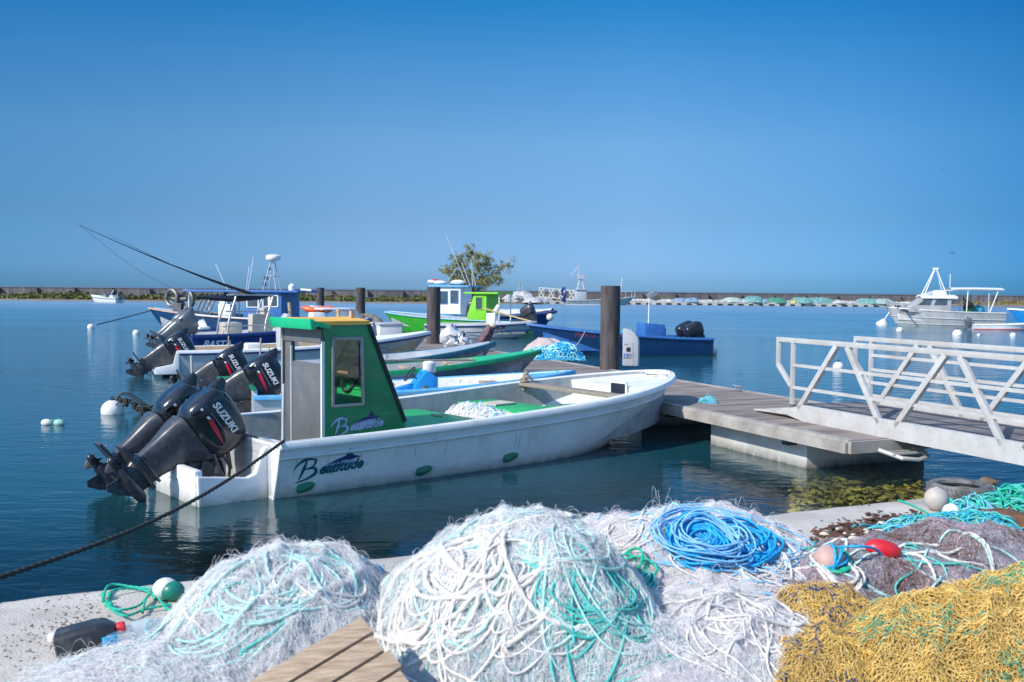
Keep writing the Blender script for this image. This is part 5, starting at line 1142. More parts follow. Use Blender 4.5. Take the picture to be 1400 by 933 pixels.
FN = [(745, 1.5, 1., nm_w, 'whitish net heap on the far dock just left of the small gangway'), (893, 1.6, .9, nm_w, 'white and dark heap on the far dock right of the nearest piling'), (912, 1.5, .7, nm_w, 'low white heap on the far dock beside a tilted crate'), (930, 1.6, 1.0, nm_b, 'blue net heap, leftmost of two blue ones on the far dock'), (946, 1.5, 1.1, nm_b, 'blue net heap, right one of two blue ones on the far dock'), (968, 2., .6, nm_w, 'flat white net heap right of the blue heaps on the far dock'), (1001, 1.6, 1.3, nm_p, 'pale green net heap left of a tall turquoise one on the far dock'), (1013, 1.4, .9, nm_w, 'whitish net heap between pale green and turquoise heaps on the far dock'),
      (1029, 2., 1.7, nm_t, 'tallest turquoise net heap in the middle of the far dock'), (1047, 1.5, 1.0, nm_b, 'grey blue net heap beside the green block of nets on the far dock'), (1060, 2.0, 1.35, nm_g, 'dark green net heap, the greenest on the far dock'), (1087, 1.0, .9, nm_y, 'small yellow net heap on the far dock'), (1097, 2.4, 1.5, nm_t, 'turquoise net heap, left one of the pair right of the yellow heap'), (1119, 2.4, 1.5, nm_t, 'turquoise net heap, right one of the pair right of the yellow heap'), (1143, 2.4, .9, nm_w, 'wide white net heap right of the turquoise pair on the far dock'),
      (1165, 1.6, .6, nm_w, 'low grey white net heap on the far dock beyond the near gangway'), (1188, 2.3, 1.35, nm_t, 'last turquoise net heap before the aluminium boat'), (1204, 2.4, 1.3, nm_p, 'pale net heap on the far dock just left of the aluminium boat')]
for i, (px_, rx, h_, m_, lab) in enumerate(FN):
    u = (px_-700)/560; p = a.lerp(b, u); p.y += .8; q = far(px_, 410, p.y); lump('net_pile', lab, 'net pile', (q.x, p.y, .52), rx*1.1, 1.7, h_*.6, m_, 40+i, 'net heaps along the far dock')
mb = MB(); r_ = random.Random(77)
for k in range(330):
    u = r_.uniform(.30, 1.0); p = a.lerp(b, u); s_ = r_.uniform(.15, .55); mb.ball((p.x, p.y+r_.uniform(.2, 3.5), .5+s_*.25), s_, 6, (1.6, 1, .6), Matrix.Rotation(r_.uniform(0, 3), 3, 'Z'))
tag(mb.build('dock_gear', nm_w, None, 60), 'pale scattered nets and gear strewn along the far dock', kind='stuff')
q = far(893, 408, 166.5); o = MB().box((0, 0, 0), (3.2, 2.2, 3.2)).build('crate', grey_hull, bevel=.1); o.location = (q.x, q.y, 1.35); o.scale = (.5, .5, .5); o.rotation_euler = (0, -.45, .2); tag(o, 'tilted pale crate standing above the nets on the far dock', 'crate')
# rocks and nets behind the grey workboat's left
for i, (px_, rx, h_) in enumerate(((716, 2.6, 1.7), (700, 2, 1.2), (735, 2.2, .8))): q = far(px_, 412, 150-i*3); lump('net_pile', ('large pale grey net heap ashore left of the far gangway', 'small pale grey net heap ashore, leftmost of three', 'low pale grey net heap ashore nearest the far gangway')[i], 'net pile', (q.x, q.y+14, .3), rx, 2, h_, nm_w, 70+i, 'grey net heaps ashore')
o = MB(); o.tube([(-.9, 0, 0), (0, 0, 3.2), (.9, 0, 0)], .07, 5); o.tube([(0, .9, 0), (0, 0, 3.2)], .07, 5); o = o.build('tripod', pale_hull); q = far(711, 404, 165); o.location = (q.x, q.y, .6); tag(o, 'thin pale tripod frame standing ashore left of the far gangway', 'tripod')
# ------------------------------------------------------------------ clutter on the pontoon
q = pp(33.5, 8.9, .5); bx = at(572, 470, .5)
t = thing('storage_box', 'low white storage box on the pontoon beside the second piling', 'box', pp(31.5, 8.9, .5), PA); MB().box((0, 0, .27), (1.15, .75, .54)).build('body', white_p, t, bevel=.02); MB().box((0, 0, .57), (1.2, .8, .07)).build('lid', pale_hull, t, bevel=.015)
lump('net_pile', 'brownish grey net heap on the pontoon behind the white open boat', 'net pile', pp(36, 9.2, .5), 1.2, .8, .75, netm('brown_grey_net', (.12, .10, .09), (.22, .2, .18)), 90)
cloth = mat('white_bag_cloth', (.66, .67, .70), .85, var=.08, bump=.8, bscale=5)
for i, (px_, y_, h_, lab) in enumerate(((617, 29.5, .62, 'taller white sack leaning by the second piling'), (634, 29., .42, 'lower rumpled white sack right of the taller one'))):
    q = far(px_, 463, y_); o = MB(); r_ = random.Random(50+i); o.ball((0, 0, h_*.5), h_*.55, 14, (.8, .7, .95)); o.v = [(x*(1.25-.7*z)+r_.uniform(-.09, .09), y+r_.uniform(-.08, .08), max(0, z+r_.uniform(-.1, .1))) for x, y, z in o.v]; o = o.build('sack', cloth, None, 40); o.location = (q.x, q.y, .5); tag(o, lab, 'sack', 'white sacks on the pontoon')
q = far(657, 463, 27.5); t = thing('wrapped_bundle', 'mottled dark purple bundle with pale cap leaning on the pontoon', 'bundle', (q.x, q.y, .5))
mb = MB(); r_ = random.Random(9); mb.tube([(0, 0, 0), (.06, 0, .25), (.18, 0, .5), (.30, 0, .68)], [.12, .17, .17, .12], 10); mb.v = [(x+r_.uniform(-.03, .03), y+r_.uniform(-.03, .03), z+r_.uniform(-.02, .02)) for x, y, z in mb.v]; mb.build('wrapping', mat('mottled_purple_cloth', (.05, .025, .045), .8, scale=9, c2=(.22, .13, .14), bump=.5, bscale=14), t); MB().ball((.33, 0, .72), .11, 10, (1, .9, .7)).build('cap', mat('cream_plastic', (.6, .53, .4), .6), t)
p = at(757, 491, .5); hp = fibre_heap('net_pile', 'azure and pink rope heap on the far edge of the pontoon', 'net pile', p, .75, .55, .30, [('rope_tangle', rope_b, 130, 18, .05, .014, .08, .4), ('rope_tangle', mat('light_aqua_rope', (.12, .50, .62), .75, var=.15, scale=20), 130, 18, .05, .014, .08, .4), ('rope_tangle', fib_a, 60, 18, .05, .012, .10, .4)], 12, nm_b)
p2 = at(748, 481, .5); lump('net_pile', 'pale pink netting heap behind the azure rope on the pontoon', 'net pile', (p2.x, p2.y, .5), .7, .4, .36, netm('pale_pink_net', (.42, .33, .32), (.58, .48, .46)), 91)
q = at(783, 487, .5); o = MB().ball((0, 0, .1), .13, 12, (1.5, 1, .8)).build('float', buoy_w); o.location = (q.x, q.y, .5); tag(o, 'oval white net float on the pontoon beside the azure rope', 'float')
q = pp(12.9, 8.12, .5); q = at(968, 551, .5); hp = fibre_heap('rope_knot', 'small knot of turquoise rope tied on the pontoon edge', 'rope', q, .12, .10, .06, [('rope', rope_lb, 16, 16, .03, .011, .06, .5), ('rope', rope_t, 16, 16, .03, .011, .06, .5)], 14)
# ------------------------------------------------------------------ buoys and birds
def buoy(px, py, r, lab, m=buoy_w, y=None, group='white mooring buoys on the water'):
    p = at(px, py, 0); t = thing('mooring_buoy', lab, 'buoy', (p.x, p.y, 0), 0, group)
    MB().ball((0, 0, r*.25), r, 18).build('float', m, t, 60); mb = MB(); mb.lathe([(r*.22, -.0), (r*.2, r*.16), (r*.05, r*.18)], 8, (0, 0, r*1.18)); mb.torus((0, 0, r*1.4), r*.14, r*.045, 10, 5, (0, 1, 0)); mb.build('mooring_eye', black_r, t); return t
bb = buoy(154, 566, .195, 'big white mooring buoy with weedy rope left of the two large motors')
buoy(124.5, 449, .19, 'white buoy at the end of the dark line from the blue bow'); buoy(186.5, 457, .17, 'small white buoy left of the tilted silver motors')
buoy(1230, 453, .19, 'white buoy beside the bow of the aluminium boat'); buoy(1309, 459, .26, 'white buoy in front of the aluminium boat hull'); buoy(1146, 504, .16, 'white buoy seen between the gangway railings, left one'); buoy(1284, 516, .13, 'yellowed buoy seen through the right part of the gangway railing', buoy_y); buoy(1385, 460, .16, 'small white buoy below the dinghy'); buoy(1338, 459, .09, 'tiny white buoy floating right of the larger one before the aluminium boat')
wd = [(0.05, -.02, .2), (.14, .0, .33), (.3, .05, .3), (.55, .1, .12), (.8, .1, .0)]
V, Fq = merge([strands(spline([(x+dx, y+dy, z*k) for x, y, z in wd], 8)[None], .012, 5) for dx, dy, k in ((0, 0, 1), (.06, -.1, .8), (-.02, .12, 1.05), (.1, .05, .55))]); o = npmesh('weedy_rope', V, Fq, rope_dk, bb); r_ = random.Random(3); mb = MB()
for k in range(26): u = r_.random(); mb.ball((.05+.75*u, r_.uniform(-.1, .15), .28*(1-u)+r_.uniform(-.1, .04)), r_.uniform(.02, .05), 6, (1, .7, 1.5))
mb.build('seaweed', mat('dark_rope_weed', (.03, .03, .015), .8), bb)
p = at(1206, 445, 0); t = thing('marker_buoy', 'white conical marker buoy with slanting pole left of the aluminium boat', 'buoy', (p.x, p.y, 0)); MB().lathe([(.40, -.1), (.44, .05), (.14, .42), (.05, .46)], 14, (0, 0, 0), (.35, 0, 1)).build('cone', buoy_w, t); MB().tube([(.1, 0, .3), (.75, 0, 1.35)], .035, 6).build('pole', white_p, t)
p = at(74, 581, 0); t = thing('net_float', 'small green and white net float drifting at left', 'float', (p.x, p.y, 0)); MB().ball((-.12, 0, .03), .07, 10, (1.3, 1, .9)).build('float', buoy_w, t); MB().ball((.08, 0, .03), .07, 10, (1.3, 1, .9)).build('float', mat('pale_green_float', (.3, .5, .42), .5), t); MB().tube([(-.2, 0, .04), (0, .02, .07), (.16, 0, .04)], .012, 5).build('cord', rope_g, t)
def bird(px, py, y, k, lab, rz, tilt):
    p = far(px, py, y); t = thing('seabird', lab, 'bird', p, rz); t.rotation_euler = (tilt, 0, rz); bm_ = mat('dark_plumage', (.03, .03, .035), .8)
    mb = MB(); mb.tube([(.0, .42, 0), (0, .32, .01), (0, .15, .02), (0, -.1, .02), (0, -.3, .0), (0, -.5, .0)], [.008, .035, .06, .055, .03, .008], 8)
    for s_ in (-1, 1):
        P = [[(s_*x, yl, z), (s_*x, yt, z+.01)] for x, yl, yt, z in ((.03, .14, -.1, .03), (.3, .2, -.04, .15), (.55, .17, -.02, .17), (.85, .02, -.08, .08), (1.1, -.16, -.18, -.03))]; mb.sheet(P if s_ > 0 else [r[::-1] for r in P])
        mb.sheet([[(s_*.01, -.42, 0), (s_*.09, -.62, 0)], [(s_*.0, -.46, 0), (s_*.05, -.64, 0)]])
    mb.v = [(x*k, y_*k, z*k) for x, y_, z in mb.v]; mb.build('body', bm_, t)
bird(1302, 346.5, 60, .38, 'dark seabird gliding above the canopy of the aluminium boat', .3, .2); bird(1288, 231, 90, .2, 'distant dark seabird, the higher of the two in the sky', 1.2, .6)
rb = [far(-90, 818, 4.9), far(0, 785.5, 5.3), far(130, 738, 6.6), far(275, 671, 8.8), far(384, 612, 10.35)]
rl = Vector(rb[0]); re_ = bw(mainb, mh, mh.sheer(.07, -1, .05)+Vector((0, 0, .03))); pts = [rl.lerp(re_, k/16)+Vector((0, 0, -.16*math.sin(PI*k/16)**1)) for k in range(17)]
tag(npmesh('mooring_rope', *twisted(np.array([tuple(p) for p in pts]), .014), rope_dk), 'long dark mooring rope from the quay to the stern corner of the white boat', 'rope')
# ------------------------------------------------------------------ nets and gear on the quay
QZ = .7
def smooth1(z, k=9):
    w_ = np.hanning(k+2)[1:-1]; w_ /= w_.sum(); return np.convolve(np.pad(z, k//2, mode='edge'), w_, 'valid')
class Mound:
    def __init__(s, bumps, seed, rough=.14):
        s.b = bumps; g = np.random.default_rng(seed); s.g = g; s.ph = g.uniform(0, 6, 8); s.rough = rough
        s.x0 = min(b[0]-b[2] for b in bumps); s.x1 = max(b[0]+b[2] for b in bumps); s.y0 = min(b[1]-b[3] for b in bumps); s.y1 = max(b[1]+b[3] for b in bumps)
    def H(s, x, y):
        h = np.zeros_like(x); 
        for cx, cy, rx, ry, hh, p in s.b:
            q = np.clip(1-((x-cx)/rx)**2-((y-cy)/ry)**2, 0, 1)**p*hh; h = np.maximum(h, q)+.25*np.minimum(h, q)
        ph = s.ph; l = np.sin(x*7+ph[0]+2*np.sin(y*4+ph[1]))*.5+np.sin(y*9+x*4+ph[2])*.35+np.sin(x*17+ph[3])*np.sin(y*15+ph[4])*.35
        f = 1-np.abs(np.sin(x*15+ph[5]+2.2*np.sin(y*6+ph[6])+1.5*np.sin(x*4+ph[7]))); f2 = 1-np.abs(np.sin(y*19+ph[1]+2*np.sin(x*8+ph[3])))
        return h*(1+s.rough*l)+np.clip(h*8, 0, 1)*(.026*f*f+.016*f2*f2-.012)
    def core(s, m, parent, name='net_core', step=.022, sink=.012):
        xs = np.arange(s.x0-.05, s.x1+.05, step); ys = np.arange(s.y0-.05, s.y1+.05, step); X, Y = np.meshgrid(xs, ys, indexing='ij'); Z = s.H(X, Y)
        Z = np.where(Z > .004, Z+s.g.normal(0, .003, Z.shape)-sink, -.03); nx, ny = X.shape
        V = np.stack([X, Y, QZ+Z], -1).reshape(-1, 3); i = np.arange(nx*ny).reshape(nx, ny); Fq = np.stack([i[:-1, :-1], i[1:, :-1], i[1:, 1:], i[:-1, 1:]], -1).reshape(-1, 4)
        return npmesh(name, V, Fq, m, parent)
    def pick(s, N, thr=.01):
        out = []; k = 0
        while k < N:
            x = s.g.uniform(s.x0, s.x1, N); y = s.g.uniform(s.y0, s.y1, N); ok = s.H(x, y) > thr; out.append(np.stack([x[ok], y[ok]], 1)); k += ok.sum()
        return np.vstack(out)[:N]
    def slow(s, x, y):
        e = .012; gx = (s.H(x+e, y)-s.H(x-e, y))/(2*e); gy = (s.H(x, y+e)-s.H(x, y-e))/(2*e); return gx, gy
    def fibres(s, name, m, parent, N, K, step, r, lift, turn, base=0., thr=.01, patch=None):
        g = s.g; P0 = s.pick(N, thr)
        if patch is not None:
            P0 = s.pick(N*4, thr); w_ = np.sin(P0[:, 0]*11+patch+2*np.sin(P0[:, 1]*7+patch*2))+np.sin(P0[:, 1]*13+patch*3+1.5*np.sin(P0[:, 0]*9)); P0 = P0[w_ > .55][:N]; N = len(P0)
        x, y = P0[:, 0], P0[:, 1]; hd = g.uniform(0, 2*PI, N); cv = g.normal(0, turn, N); ph = g.uniform(0, 6, N); lf = g.gamma(1.2, lift*.6, N); P = np.zeros((N, K, 3))
        for k in range(K):
            u = k/(K-1); P[:, k, 0] = x; P[:, k, 1] = y; P[:, k, 2] = QZ+np.maximum(s.H(x, y), 0.004)+base+lf*np.sin(PI*u)*(.6+.4*np.sin(ph+k*.9))
            hd = hd+cv+g.normal(0, turn*.6, N); gx, gy = s.slow(x, y); f = step/np.sqrt(1+(gx*np.cos(hd)+gy*np.sin(hd))**2); x = x+np.cos(hd)*f; y = y+np.sin(hd)*f
        return npmesh(name, *strands(P, r), m, parent)
    def festoon(s, name, m, parent, n, r, seed, c, rx, ry, phi=(-2.9, -.2), rho=(.2, .95), length=1.3, lift=.012, sw=1.):
        g = np.random.default_rng(seed); parts = []
        for k in range(n):
            T = g.uniform(.6, 1.2)*length; t = np.linspace(0, T, int(46*T)+6)*2*PI/1.3; rm, ra = (rho[0]+rho[1])/2, (rho[1]-rho[0])/2
            rr = np.sin(np.clip(rm+ra*np.sin(t*g.uniform(.35, .6)*sw+g.uniform(0, 6))*g.uniform(.6, 1), 0, 1)*PI/2); p = g.uniform(*phi)+g.uniform(.15, .5)*np.sin(t*g.uniform(.6, 1.)*sw+g.uniform(0, 6))+t*g.uniform(-.05, .05)
            x = c[0]+rx*rr*np.cos(p); y = c[1]+ry*rr*np.sin(p); z = QZ+smooth1(np.maximum(s.H(x, y), 0))+.004+r*.8+lift*(.5+.5*np.sin(t*1.7+g.uniform(0, 6)))-.045*np.exp(-np.minimum(t-t[0], t[-1]-t)*4)
            parts.append(twisted(np.stack([x, y, z], 1), r))
        return npmesh(name, *merge(parts), m, parent)
    def loops(s, name, m, parent, n, r, seed, c, rx, ry, rot=0., turns=1, jit=.3, lift=.02, hgt=0.):
        g = np.random.default_rng(seed); parts = []
        for k in range(n):
            t = np.linspace(0, 2*PI*turns*g.uniform(.75, 1.15), int(34*turns)); a = rx*(1+g.normal(0, jit)*.5); b = ry*(1+g.normal(0, jit)*.5); ro = rot+g.normal(0, jit); ph = g.uniform(0, 6)
            wob = 1+.15*np.sin(t*g.uniform(.3, .8)+g.uniform(0, 6)); u, v = a*np.cos(t+ph)*wob, b*np.sin(t+ph)*wob
            x = c[0]+g.normal(0, rx*jit*.5)+u*math.cos(ro)-v*math.sin(ro); y = c[1]+g.normal(0, ry*jit*.5)+u*math.sin(ro)+v*math.cos(ro)
            z = QZ+smooth1(np.maximum(s.H(x, y), 0), 7)+r+hgt*g.uniform(0, 1)+lift*(.5+.5*np.sin(t*1.3+g.uniform(0, 6)))*g.uniform(0, 1)-.03*np.exp(-np.minimum(t-t[0], t[-1]-t)*4); parts.append(twisted(np.stack([x, y, z], 1), r) if r >= .006 else strands(np.stack([x, y, z], 1)[None], r, 5))
        return npmesh(name, *merge(parts), m, parent)
    def diamond(s, name, m, parent, cell, r, seed, layer=0., warp=.05, rot=0., thr=.012):
        g = np.random.default_rng(seed); W = max(s.x1-s.x0, s.y1-s.y0)*1.25; n = int(W/cell); cx, cy = (s.x0+s.x1)/2, (s.y0+s.y1)/2; Ps = []
        ph = g.uniform(0, 6, 12); fq = g.uniform(5, 17, 12)
        K = n*2+1; u = (np.arange(K)/2/n-.5)*W
        for j in range(n):
            v = (j/n-.5)*W+cell*.5*((np.arange(K)+(j % 2)) % 2)*.9+.0*u
            for du in (0,):
                uu, vv = u+du, v
                a = uu+warp*(np.sin(fq[0]*vv+ph[0])+.6*np.sin(fq[1]*uu+fq[2]*vv+ph[1])+.4*np.sin(2*fq[3]*vv+ph[2])); b = vv+warp*(np.sin(fq[4]*uu+ph[3])+.6*np.sin(fq[5]*vv-fq[6]*uu+ph[4])+.4*np.sin(2*fq[7]*uu+ph[5]))
                a = a+g.normal(0, cell*.14, K); b = b+g.normal(0, cell*.14, K)
                x = cx+a*math.cos(rot)-b*math.sin(rot); y = cy+a*math.sin(rot)+b*math.cos(rot); h = s.H(x, y); z = QZ+h+layer+.010*np.sin(fq[8]*4*x+ph[6])*np.sin(fq[9]*4*y+ph[7])+g.normal(0, .003, K)
                P = np.stack([x, y, z], 1); ok = h > thr; i = 0
                while i < K:
                    if ok[i]:
                        q = i
                        while q < K and ok[q]: q += 1
                        if q-i > 3: Ps.append(strands(P[i:q][None], r, 4))
                        i = q
                    else: i += 1
        return npmesh(name, *merge(Ps), m, parent)
def netthing(label, mound):
    return thing('net_pile', label, 'fishing net', (0, 0, 0))
# left mound
mA = Mound([(-.96, 4.20, .53, .62, .36, .72), (-1.22, 3.70, .58, .38, .12, .8), (-.62, 4.15, .28, .45, .17, .8)], 1, .10); tA = netthing('whitish net mound with pale aqua ropes, leftmost on the quay', mA)
mA.core(base_w, tA); mA.fibres('netting', fib_w, tA, 17212, 13, .018, .00055, 0.0084, 0.43); mA.fibres('netting', fib_a, tA, 5265, 13, .018, .00055, 0.0084, 0.43); mA.fibres('netting', fib_v, tA, 3037, 11, .018, .00055, 0.0072, 0.43); mA.fibres('stray_loops', fib_w, tA, 150, 22, .02, .0006, .04, 0.29700000000000004)
mA.festoon('head_rope', rope_a, tA, 13, .0078, 3, (-1.06, 4.25), .55, .58, (-3.1, .1), (.1, .98), 1.2); mA.festoon('head_rope', rope_t, tA, 3, .0065, 4, (-1.1, 4.2), .55, .58, (-2.9, -.2), (.2, .98), 1.0); mA.festoon('head_rope', rope_w, tA, 4, .0065, 5, (-1.1, 4.2), .5, .55, (-2.2, -.6), (.3, .98), .8)
mA.festoon('cork_line', rope_a, tA, 6, .006, 6, (-1.35, 3.95), .55, .45, (-3.1, -.3), (.2, .98), .9)
# centre mound
mB = Mound([(.0, 4.20, .66, .66, .49, .72), (.28, 4.05, .46, .52, .28, .75), (.46, 3.85, .40, .35, .18, .8)], 2, .08); tBn = netthing('tall net mound with thick white looped ropes in the middle of the quay', mB)
mB.core(base_a, tBn); mB.fibres('netting', fib_w, tBn, 16200, 13, .018, .00055, 0.0084, 0.43); mB.fibres('netting', fib_a, tBn, 8505, 13, .018, .00055, 0.0084, 0.43); mB.fibres('netting', fib_g, tBn, 4860, 13, .018, .00055, 0.0096, 0.41); mB.fibres('stray_loops', fib_w, tBn, 222, 22, .02, .0006, .04, 0.29700000000000004)
mB.festoon('thin_rope', rope_w, tBn, 7, .0055, 88, (.0, 4.18), .64, .64, (-2.9, -.2), (.1, .97), 1.3, .014); mB.festoon('thick_rope', rope_w, tBn, 5, .0105, 8, (-.02, 4.2), .62, .62, (-2.75, -.95), (.12, .97), 1.25, .02)
mB.festoon('head_rope', rope_a, tBn, 11, .006, 10, (.08, 4.2), .62, .62, (-2.6, .1), (.12, .98), 1.3); mB.festoon('head_rope', rope_t, tBn, 8, .0058, 11, (.25, 4.1), .55, .6, (-1.5, .2), (.3, .98), 1.1)
for c_, rx_, ry_, n_, r_2, m_, sd_ in (((-.20, 3.96), .13, .17, 4, .0105, rope_w, 101), ((-.33, 3.86), .10, .13, 5, .008, rope_w, 102), ((.02, 3.92), .14, .16, 3, .009, rope_w, 103), ((-.10, 3.78), .16, .10, 6, .0065, rope_w, 104), ((.18, 4.0), .20, .17, 6, .006, rope_a, 105), ((.30, 3.86), .17, .15, 8, .0058, rope_t, 106), ((.42, 3.92), .16, .20, 7, .0056, rope_a, 107), ((.36, 3.78), .22, .10, 8, .0055, rope_t, 108), ((-.05, 4.15), .25, .14, 4, .006, rope_a, 109), ((.05, 4.25), .22, .16, 2, .009, rope_w, 110), ((.12, 3.72), .18, .08, 8, .0055, rope_w, 111)):
    mB.loops('rope_loops', m_, tBn, n_, r_2, sd_, c_, rx_, ry_, .3, 1.15, .38, .03)
mB.fibres('teal_strands', mat('teal_monofilament', (.10, .50, .48), .6, var=.3, scale=20), tBn, 2600, 14, .018, .0009, .012, .35, .002, patch=5.2)
mB.loops('white_coil', rope_w, tBn, 5, .0085, 12, (-.17, 3.93), .10, .07, .9, 1.2, .3, .02)
for mm, tt_, n_ in ((mA, tA, 1500), (mB, tBn, 1700)):
    mm.fibres('stray_fibres', fib_w, tt_, n_*3, 16, .018, .0006, .016, .4, .015); mm.fibres('tinted_patches', fib_a, tt_, n_, 14, .016, .0007, .010, .4, .004, patch=1.3); mm.fibres('tinted_patches', mat('pink_monofilament', (.66, .42, .46), .6, var=.2, scale=20), tt_, n_//3, 12, .014, .0007, .010, .4, .004, patch=4.1)
# right back mound
mC = Mound([(.66, 5.08, .60, .66, .32, .68), (1.18, 5.15, .54, .58, .31, .68), (.95, 4.72, .64, .52, .19, .75)], 3, .09); tCn = netthing('broad pale net mound under the azure rope coil', mC)
mC.core(base_w, tCn); mC.fibres('netting', fib_w, tCn, 21262, 13, .018, .00055, 0.0084, 0.41); mC.fibres('netting', fib_v, tCn, 5670, 12, .018, .00055, 0.0072, 0.41); mC.fibres('stray_loops', fib_w, tCn, 337, 22, .02, .0006, .035, 0.27)
mC.festoon('thin_rope', rope_w, tCn, 16, .0052, 13, (.9, 5.05), .75, .6, (-3.0, -.1), (.1, .95), 1.2); mC.loops('rope_loops', rope_w, tCn, 8, .0045, 14, (.62, 4.85), .16, .11, 0, 1.3, .5); mC.loops('rope_loops', rope_w, tCn, 6, .0045, 15, (1.42, 4.95), .13, .16, 0, 1.2, .4); mC.festoon('thin_rope', rope_lb, tCn, 6, .005, 16, (.9, 5.05), .75, .6, (-2.8, -.2), (.1, .9), 1.)
mC.loops('rope_loops', rope_w, tCn, 12, .004, 121, (1.2, 4.7), .2, .12, 0, 1.2, .5); mA.loops('rope_loops', rope_a, tA, 6, .0068, 122, (-.95, 3.95), .22, .16, .3, 1.2, .45); mA.loops('rope_loops', rope_a, tA, 5, .006, 123, (-1.15, 3.85), .2, .12, .3, 1.2, .45); mA.loops('rope_loops', rope_w, tA, 6, .006, 124, (-.75, 4.0), .14, .12, .3, 1.2, .45)
# azure coil on it
cz = thing('rope_coil', 'bright azure rope coil lying on the broad pale net mound', 'rope', (0, 0, 0))
mC.loops('rope', rope_b, cz, 34, .0054, 17, (.90, 4.70), .115, .085, .1, 1.6, .38, .04, .05); mC.loops('rope', rope_lb, cz, 12, .0048, 18, (.92, 4.70), .17, .11, .2, 1.4, .3, .05, .08); mC.loops('rope', rope_b, cz, 16, .006, 19, (1.13, 4.76), .13, .08, .3, 1.3, .3, .03, .05); mC.loops('loose_turns', rope_lb, cz, 18, .0045, 20, (1.0, 4.86), .34, .16, -.1, 1.1, .5, .04)
mC.festoon('loose_end', rope_lb, cz, 5, .006, 21, (1.02, 4.78), .6, .45, (-1.4, .1), (.3, .8), .7, .02, .6); mC.festoon('loose_end', rope_lb, cz, 4, .006, 22, (.8, 5.0), .6, .5, (1.6, 2.9), (.2, .7), .6, .02, .6)
# front right pale net
mD = Mound([(.86, 4.10, .52, .50, .215, .66), (.60, 3.85, .4, .4, .13, .7)], 4, .12); tDn = netthing('low white net mound with thin looping white cords, in front of the azure coil', mD)
mD.core(base_w, tDn); mD.fibres('netting', fib_w, tDn, 13162, 13, .018, .00055, 0.0078, 0.41); mD.fibres('netting', fib_g, tDn, 1822, 12, .018, .00055, 0.0072, 0.41); mD.fibres('stray_loops', fib_w, tDn, 135, 20, .02, .0008, .05, 0.27)
mD.festoon('thin_rope', rope_w, tDn, 26, .0044, 23, (.95, 4.1), .6, .52, (-3.1, .1), (.05, .95), 1.2); mD.festoon('thin_rope', rope_lb, tDn, 7, .006, 24, (1.0, 4.25), .62, .4, (.2, 2.9), (.3, .9), .8, .02, .6); mD.loops('white_coil', rope_w, tDn, 8, .006, 25, (.95, 3.92), .16, .10, .2, 1.2, .5, .02)
o = thing('rope_coil', 'turquoise rope coil in the dip between the centre and right net mounds', 'rope'); mC.loops('rope', rope_t, o, 20, .0062, 26, (.555, 4.46), .085, .055, .2, 1.4, .3, .03, .05); mC.loops('rope', rope_g, o, 6, .006, 27, (.50, 4.52), .12, .06, .4, 1.1, .4, .04, .05)
for mm, tt_, n_ in ((mC, tCn, 1500), (mD, tDn, 1200)):
    mm.fibres('stray_fibres', fib_w, tt_, n_, 16, .018, .0006, .014, .4, .008); mm.fibres('tinted_patches', fib_v, tt_, n_, 14, .016, .0007, .010, .4, .004, patch=2.3)
# grey net
mG = Mound([(1.98, 4.98, .72, .42, .25, .6), (1.45, 4.72, .45, .36, .17, .7), (2.5, 5.2, .5, .4, .27, .6)], 5, .16); tGn = netthing('dark grey net pile with pale cords behind the ochre nets', mG)
mG.core(base_g, tGn); mG.fibres('netting', fib_g, tGn, 18225, 13, .018, .00055, 0.0084, 0.41); mG.fibres('netting', fib_v, tGn, 5265, 13, .018, .00055, 0.0096, 0.41); mG.fibres('tinted_patches', mat('brown_net_twine', (.20, .11, .08), .8, var=.3, scale=20), tGn, 2200, 14, .016, .0011, .014, .35, .002, patch=1.9); mG.fibres('tinted_patches', mat('pink_monofilament', (.66, .42, .46)), tGn, 900, 12, .016, .0009, .012, .35, .002, patch=3.4); mG.festoon('cord', rope_t, tGn, 8, .0055, 228, (1.8, 4.95), .7, .4, (-3., -.2), (.1, 1.), 1.); mG.festoon('cord', rope_w, tGn, 9, .0075, 28, (1.8, 4.95), .65, .4, (-3., -.2), (.1, 1.), 1.); mG.festoon('cord', rope_a, tGn, 10, .006, 29, (1.85, 4.95), .75, .4, (-3., -.1), (.1, 1.), 1.1); mG.loops('cord', rope_w, tGn, 4, .008, 30, (1.55, 4.66), .09, .13, .3, 1.1, .25); mG.loops('cord', rope_g, tGn, 2, .009, 31, (1.55, 4.72), .07, .08, .3, 1.1, .25)
# ochre nets
def ochre(label, bumps, seed, cells, extra=None):
    m_ = Mound(bumps, seed, .10); t_ = netthing(label, m_); m_.core(base_y, t_)
    for i, (c_, r_, mt, la, wp, ro) in enumerate(cells): m_.diamond('netting', mt, t_, c_, r_, seed*10+i, la, wp, ro)
    return m_, t_
mE, tEn = ochre('small ochre net heap with dark blue strands, left of the large ochre one', [(1.38, 4.14, .36, .42, .21, .9), (1.25, 3.78, .33, .34, .18, .9), (1.32, 4.42, .30, .28, .13, 1.)], 6, [(.017, .0012, fib_y, .003, .03, .3), (.019, .0012, fib_y2, .007, .035, 1.2), (.018, .0011, fib_y, .010, .03, 2.1)])
mE.fibres('blue_strands', mat('ultramarine_twine', (.01, .045, .20), .7, var=.3, scale=20), tEn, 120, 16, .012, .0024, .016, .35, patch=.7); mE.fibres('netting', fib_y2, tEn, 500, 12, .016, .0012, .012, .35)
mF, tFn = ochre('large ochre yellow net pile at the bottom right corner', [(1.98, 3.84, .66, .56, .29, .55), (1.64, 3.76, .42, .46, .22, .62), (2.30, 4.05, .5, .5, .31, .55)], 7, [(.0165, .0013, fib_y, .002, .035, .2), (.019, .0014, fib_y2, .007, .035, .9), (.017, .0013, fib_y, .011, .035, 1.7), (.021, .0014, fib_y2, .014, .04, 2.6)])
